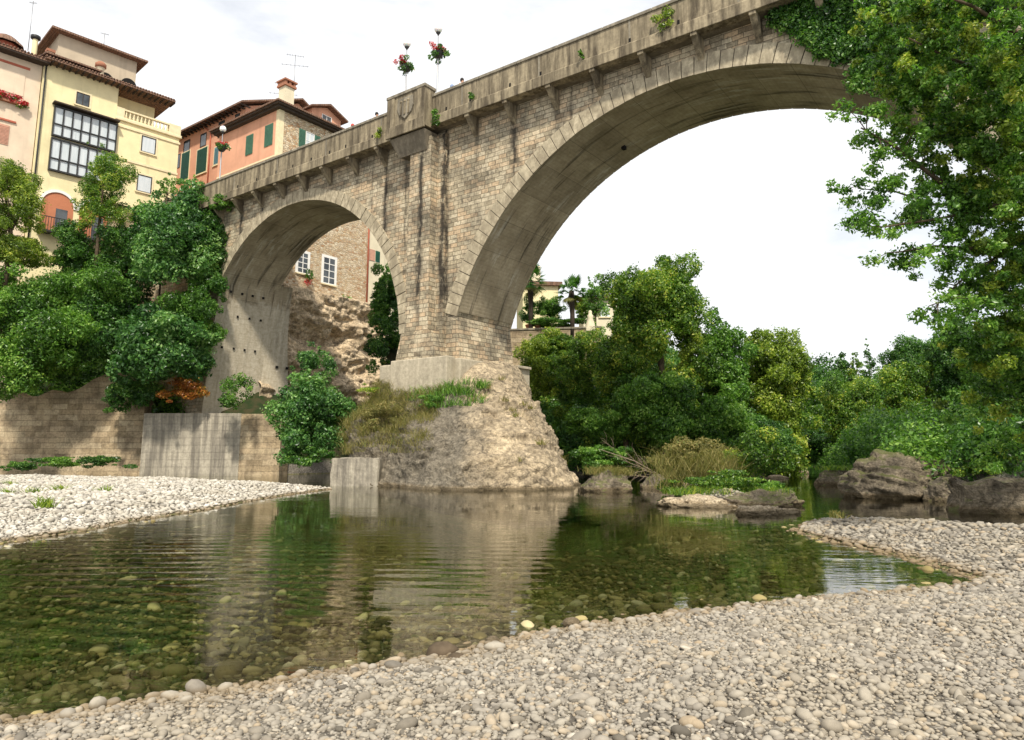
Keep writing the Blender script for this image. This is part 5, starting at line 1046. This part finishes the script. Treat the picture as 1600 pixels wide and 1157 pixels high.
# far wood closing the valley
rg = np.random.default_rng(77); bl = []
for i in range(130):
    u = rg.uniform(1080, 1600); v = rg.uniform(585, 700); Y = rg.uniform(95, 122); c = at(u, v, Y); bl.append((c.x, Y, c.z, 3.6, 3, 2.8))
foliage('far_wood', bl, M['leaf_dark'], .42, 1.0, 5); tag(bpy.data.objects['far_wood'], 'far dense wood closing the valley behind the channel', 'wood', kind='stuff')
def scrub(x0, x1, y0, y1, poly, n, r, mats, size, label, cond, seed, up=.4):
    rg = np.random.default_rng(seed); X = rg.uniform(x0, x1, n*14); Y = rg.uniform(y0, y1, n*14); d = sdist(X, Y, poly); keep = (d > .1) & cond(X, Y) & ((d < 3.2) | (rg.uniform(0, 1, n*14) < .35))
    X, Y = X[keep][:n], Y[keep][:n]; Z = height(X, Y); k = len(X)
    for m, mat in enumerate(mats):
        bl = [(x, y, z+r*up+rg.uniform(-.3, .3), r*s, r*s*.8, r*s*.9) for x, y, z, s in zip(X[m::len(mats)], Y[m::len(mats)], Z[m::len(mats)], rg.uniform(.6, 1.25, k))]
        o = foliage('bank_scrub', bl, M[mat], size, .85, seed+m); tag(o, label[m], 'scrub', kind='stuff')
sof = lambda X, Y: -.805*X+.593*Y
scrub(-75, -18, 53.2, 67, BANK_L, 330, 1.5, ['leaf_dark', 'leaf'], .22, ['dark scrub filling the slope of the left bank', 'brighter creeper patches on the slope of the left bank'], lambda X, Y: (sof(X, Y) > 54.2) & (sdist(X, Y, BANK_L) > 1.3), 7, .3)
scrub(-10, 34, 48, 62, BANK_L, 330, 1.25, ['leaf_blue', 'leaf', 'leaf_mix'], .2, ['dark undergrowth covering the far bank behind the pier', 'green undergrowth on the far bank right of the pier', 'yellowing creepers on the far bank below the terrace'], lambda X, Y: (Y < 59.3) | (X > 8), 17, .5)
scrub(14, 75, 18.5, 88, BANK_R, 320, 1.5, ['leaf_dark', 'leaf'], .165, ['dark undergrowth along the right bank', 'green undergrowth along the right bank'], lambda X, Y: (X < .95*Y+3), 27, .35)
scrub(18, 50, 50, 92, BANK_L, 120, 1.8, ['leaf'], .3, ['low greenery along the far end of the channel'], lambda X, Y: X > 17, 37, .35)
# near overhanging tree at right: clumps along real limbs
root = empty('overhanging_tree', (12.3, 14.5, .3), label='large near tree leaning in from the right and screening the bridge end', cat='tree')
q = MB(); rgn = random.Random(12)
def lp(u, v, Y): return at(u, v, Y)-Vector((12.3, 14.5, .3))
q.tube([(0, 0, -.5), (-.2, -.2, 3), (-.6, -.6, 7), (-1.2, -.8, 11)], [.34, .28, .2, .1], 10)
clumps = []; limbs = []
def limb(pts, r):
    P_ = [lp(*p) for p in pts]; q.tube(P_, [r*(1-.8*i/(len(P_)-1)) for i in range(len(P_))], 6)
    for i in range(len(P_)-1):
        for k in range(3): limbs.append(P_[i].lerp(P_[i+1], (k+.5)/3))
    return P_
limb([(1640, 330, 14), (1520, 320, 13.5), (1450, 270, 13.2), (1400, 230, 13), (1345, 200, 13)], .07)
limb([(1520, 320, 13.5), (1460, 320, 13.3), (1400, 300, 13.2), (1340, 295, 13.2)], .035); limb([(1530, 330, 13.5), (1450, 345, 13), (1380, 355, 13), (1330, 352, 13)], .03)
limb([(1640, 420, 14), (1540, 390, 13.5), (1460, 385, 13.2), (1400, 395, 13)], .05); limb([(1560, 400, 13.5), (1500, 440, 13.3), (1460, 480, 13.2)], .03)
limb([(1650, 180, 13), (1560, 120, 12.6), (1480, 90, 12.3), (1420, 60, 12)], .06); limb([(1600, 60, 11.5), (1520, 10, 11.3), (1440, -20, 11)], .05)
q.build('trunk', M['bark'], root)
dense = [(1470, 40, 12, 58), (1560, 30, 11.5, 62), (1420, 100, 12.6, 48), (1500, 120, 12, 62), (1580, 130, 12, 66), (1440, 165, 13, 40), (1530, 210, 12.6, 58), (1600, 230, 12.4, 60), (1500, 260, 13, 42), (1580, 310, 12.8, 52), (1600, 400, 13, 54), (1545, 370, 13, 42), (1570, 460, 13.4, 46), (1600, 530, 13.6, 56), (1560, 560, 14, 44), (1400, 20, 12.5, 40), (1390, 75, 13, 28), (1620, 60, 11, 60), (1545, 440, 13.4, 34), (1610, 620, 14.2, 44), (1640, 330, 12, 60), (1480, 200, 12.8, 40), (1455, 0, 12, 48), (1530, -30, 11.6, 70), (1600, 150, 13.5, 90), (1540, 250, 13.5, 60), (1600, 340, 14, 70), (1570, 500, 14.2, 60), (1610, 450, 14, 60), (1590, 560, 14.5, 70), (1560, 620, 14.8, 50), (1600, 680, 14.8, 55), (1480, 150, 13.2, 50), (1400, 120, 13, 36), (1520, 560, 14.2, 34), (1370, 30, 12.8, 34), (1560, 200, 14.5, 80), (1450, 80, 13.5, 70), (1530, 80, 13.8, 80), (1680, 100, 14.5, 110), (1720, 300, 14.5, 110), (1700, -60, 14, 120), (1800, 60, 15, 120), (1820, 260, 15, 110), (1700, 480, 15.5, 80), (1500, 300, 13.4, 36), (1555, 300, 13.8, 60)]
bl = []; rr = np.random.default_rng(31)
for (u, v, Y, r) in dense:
    for k in range(22):
        R_ = r*Y/F; c = lp(u, v, Y); o = rr.normal(size=3)*R_*.55; b = R_*rr.uniform(.16, .34); bl.append((c.x+o[0], c.y+o[1]*1.3, c.z+o[2], b, b, b*.8))
foliage('crown', bl[::3]+bl[1::3], M['leaf'], .072, 1., 32, root, inner=.15, upb=.3, jit=.9); foliage('yellowing_leaves', bl[2::3], M['leaf_yel'], .072, 1., 34, root, inner=.15, upb=.3, jit=.9)
sp = []
sprs = [(1345, 200), (1375, 175), (1335, 205), (1400, 215), (1420, 180), (1345, 290), (1370, 300), (1395, 285), (1420, 300), (1330, 352), (1360, 350), (1395, 360), (1425, 345), (1450, 330), (1445, 300), (1470, 350), (1400, 395), (1385, 405), (1430, 400), (1460, 400), (1490, 395), (1460, 480), (1475, 450), (1490, 430), (1380, 240), (1440, 240), (1460, 270), (1480, 300), (1500, 330), (1440, 215), (1490, 480), (1510, 500), (1505, 455), (1530, 480), (1310, 178), (1365, 262), (1310, 290), (1480, 370), (1520, 420), (1445, 365), (1415, 330), (1470, 510), (1400, 190), (1415, 260), (1355, 330)]
for (u, v) in sprs:
    c = lp(u, v, 13.1+rr.uniform(-.5, .5))
    for k in range(3):
        o = rr.normal(size=3)*.16; b = rr.uniform(.10, .22); sp.append((c.x+o[0], c.y+o[1], c.z+o[2], b*1.2, b*1.1, b*.75))
foliage('leaf_sprays', sp, M['leaf'], .078, .5, 33, root, inner=.1, upb=.2, jit=1.)
# twigs to the sprays
q = MB()
for b in sp[::3]:
    e = Vector(b[:3]); n_ = min(limbs, key=lambda l: (l-e).length)
    if (n_-e).length < 2.2: q.tube([n_, n_.lerp(e, .5)+Vector((0, 0, .06)), e], [.013, .009, .004], 4, False)
q.build('twigs', M['bark'], root)['kind'] = 'stuff'
# ivy over the right end of the bridge
rr = np.random.default_rng(41); bl = []
for k in range(150):
    s = rr.uniform(-2, 7.6); lim = {0: 0}; zlow = np.interp(s, [-2, 3, 4.6, 5.5, 7.6], [14, 15.0, 15.8, 17.6, 20.1]); z = rr.uniform(zlow, 20.9); bl.append((-s, -.22-rr.uniform(0, .15), z, .5, .26, .42))
for k in range(26): bl.append((-rr.uniform(-2, 6.2), -1.1, rr.uniform(20.3, 22.6), .5, .25, .4))
iv = empty('bridge_ivy', tuple(N2*30)+(0,), AZ-math.pi/2, label='dark ivy mat cloaking the right end of the bridge wall', cat='ivy')
foliage('foliage', bl, M['leaf_dark'], .15, 1.1, 42, iv)
# small plants rooted in the bridge
for k, (s, z, r, mt, lb) in enumerate([(12.6, 21.75, .45, 'leaf_yel', 'whitish flowering weed sprouting from the parapet drain over the main arch'), (17.0, 21.45, .14, 'leaf', 'tiny green sprig on the parapet above the main arch'), (24.1, 21.35, .18, 'leaf', 'small weed beside the drain hole right of the bay'), (26.8, 21.0, .4, 'leaf', 'bright green weed in the corner right of the bay'), (31.6, 21.3, .3, 'leaf_yel', 'faint weed on the cornice left of the bay')]):
    p = bw(s, -1.08, z); bl = [(rr.normal()*r*.4, rr.normal()*.06, rr.normal()*r*.6, r*.45, .12, r*.4) for _ in range(7)]; o = foliage('weed', bl, M[mt], .11, .8, 60+k); o.location = p; o.rotation_euler.z = AZ-math.pi/2; tag(o, lb, 'weed', 'weeds rooted in the bridge')
# flowers in the pink house box
bl = [(x, -.1+rr.uniform(-.15, .1), fz+.15+rr.uniform(-.35, .25), .28, .22, .22) for x in np.arange(-4.6, -.9, .2)]
o = foliage('box_flowers', bl, M['flower_red'], .16, .8, 71, Hp.root); o2 = foliage('box_leaves', [(b[0], b[1]+.05, b[2]-.12)+b[3:] for b in bl[::2]], M['leaf'], .16, .8, 72, Hp.root)
p = Hs.px(475, 437); o = foliage('red_flowers', [(p[0], -.6, p[1]-.3, .35, .3, .3)], M['flower_red'], .14, .5, 73, Hs.root)
for k, b in enumerate([(p[0]+.2, -.5, p[1]+.4, .4, .3, .5), (8.0, -.6, 15.9, .7, .3, .5), (6.6, -.6, 15.6, .4, .3, .3)]): foliage('ledge_plant', [b], M['leaf'], .16, 1.1, 74+k, Hs.root)
# ------------------------------------------------------------------ street lamps with flower baskets
def street_lamp(s, w, zb, zt, label, seed):
    root = empty('street_lamp', tuple(bw(s, w, zb)), AZ, label=label, cat='street lamp', group='globe street lamps with flower baskets along the bridge'); h = zt-zb
    MB().lathe([(.11, 0), (.11, 1.0), (.085, 1.15), (.05, 1.25), (.05, h-1.5), (.032, h-1.4), (.032, h-.42)], 10).build('pole', M['pole'], root)
    MB().lathe([(.03, h-.6), (.06, h-.5), (.13, h-.42), (.15, h-.36), (.1, h-.34)], 12).build('lamp_holder', M['iron'], root)
    MB().sphere((0, 0, h-.14), .25, 18, 12).build('lamp_globe', M['globe'], root)
    zb_ = h-1.75; b = MB().lathe([(.02, zb_-.34), (.2, zb_-.26), (.33, zb_-.05), (.36, zb_+.05)], 14).build('flower_basket', M['iron'], root)
    rg = np.random.default_rng(seed); lf = [(rg.normal()*.28, rg.normal()*.28, zb_+.08+rg.normal()*.13, .2, .2, .15) for _ in range(12)]; foliage('leaves', lf, M['leaf_dark'], .13, .8, seed, b)
    lf = [(rg.normal()*.25-.1, rg.normal()*.2, zb_+.35+rg.normal()*.1, .16, .16, .13) for _ in range(9)]; foliage('red_flowers', lf, M['flower_red'], .11, .7, seed+1, b)
    lf = [(rg.normal()*.2+.22, rg.normal()*.2, zb_+.22+rg.normal()*.1, .13, .13, .1) for _ in range(5)]; foliage('white_flowers', lf, M['flower_white'], .1, .6, seed+2, b)
street_lamp(30.05, -.35, 21.5, 27.2, 'globe lamp standing over the left half of the bay, basket mostly red', 80)
street_lamp(27.4, -.35, 21.5, 27.2, 'globe lamp at the right corner of the bay, highest in view', 84)
street_lamp(50.4, -.35, 21.5, 27.2, 'globe lamp on the left end of the bridge in front of the orange house', 88)
# ------------------------------------------------------------------ people on the bridge, heads over the parapet
def person(s, w, face, label, shirt, hair='hair', seed=0, hgt=1.74, lean=.12):
    k = hgt/1.74; root = empty('person', tuple(bw(s, w, 21.45)), face, label=label, cat='person')
    J = {'pel': (0, 0, .95), 'che': (0, lean*.6, 1.28), 'nk': (0, lean, 1.48), 'hd': (0, lean+.02, 1.56), 'hd2': (0, lean+.03, 1.68),
         'sl': (.19, lean*.9, 1.42), 'el': (.27, lean+.12, 1.18), 'hl': (.16, lean+.36, 1.10), 'sr': (-.19, lean*.9, 1.42), 'er': (-.27, lean+.12, 1.18), 'hr': (-.16, lean+.36, 1.10),
         'hipl': (.1, 0, .9), 'kl': (.11, .03, .5), 'fl': (.12, -.02, .07), 'tl': (.13, .16, .04), 'hipr': (-.1, 0, .9), 'kr': (-.11, .03, .5), 'fr': (-.12, -.02, .07), 'tr': (-.13, .16, .04)}
    R_ = {'pel': .14, 'che': .15, 'nk': .06, 'hd': .075, 'hd2': .085, 'sl': .075, 'el': .045, 'hl': .032, 'sr': .075, 'er': .045, 'hr': .032, 'hipl': .1, 'kl': .065, 'fl': .045, 'tl': .035, 'hipr': .1, 'kr': .065, 'fr': .045, 'tr': .035}
    E_ = [('pel', 'che'), ('che', 'nk'), ('nk', 'hd'), ('hd', 'hd2'), ('che', 'sl'), ('sl', 'el'), ('el', 'hl'), ('che', 'sr'), ('sr', 'er'), ('er', 'hr'), ('pel', 'hipl'), ('hipl', 'kl'), ('kl', 'fl'), ('fl', 'tl'), ('pel', 'hipr'), ('hipr', 'kr'), ('kr', 'fr'), ('fr', 'tr')]
    ks = list(J); me = bpy.data.meshes.new('body'); me.from_pydata([tuple(c*k for c in J[a]) for a in ks], [(ks.index(a), ks.index(b)) for a, b in E_], []); o = bpy.data.objects.new('body', me); COL.objects.link(o); o.parent = root
    md = o.modifiers.new('skin', 'SKIN'); 
    for i, a in enumerate(ks): me.skin_vertices[0].data[i].radius = (R_[a]*k, R_[a]*k); me.skin_vertices[0].data[i].use_root = (a == 'pel')
    o.modifiers.new('sub', 'SUBSURF').levels = 1; o.modifiers['sub'].render_levels = 2; me.materials.append(M['skin'])
    q = MB(); q.lathe([(.155, .98), (.2, 1.1), (.205, 1.3), (.19, 1.42), (.08, 1.5)], 14, M=Matrix.Translation((0, lean*.55, 0)) @ Matrix.Diagonal((1.1, .85, k, 1))); q.build('shirt', M[shirt], root)
    q = MB(); q.lathe([(.1, 1.63), (.118, 1.69), (.112, 1.76), (.07, 1.815), (.005, 1.83)], 14, (0, lean-.005, 0), Matrix.Diagonal((1, 1, k, 1))); q.build('hair', M[hair], root)
    q = MB(); q.lathe([(.09, .1), (.1, .5), (.13, .88)], 10, (.1, 0, 0)); q.lathe([(.09, .1), (.1, .5), (.13, .88)], 10, (-.1, 0, 0)); q.lathe([(.17, .85), (.18, 1.0)], 12); q.build('trousers', M['sh_black'], root)
    f = MB(); f.sphere((0, lean+.125, 1.655*k), .017, 6, 5); f.build('nose', M['skin'], root)
person(32.9, -.2, AZ+math.pi, 'dark-haired person just left of the bay looking over the parapet', 'sh_black', hgt=1.80)
person(35.2, -.1, AZ+2.4, 'person in red at the parapet, farthest left of those on the bridge', 'sh_red', 'sh_red', hgt=1.68)
person(25.75, -.15, AZ+math.pi, 'dark-haired person in white right of the bay, highest head in view', 'sh_white', hgt=1.84)
person(26.5, -.1, AZ+2.6, 'person in light blue leaning on the parapet next to the bay', 'sh_blue', 'sh_blue', hgt=1.68)
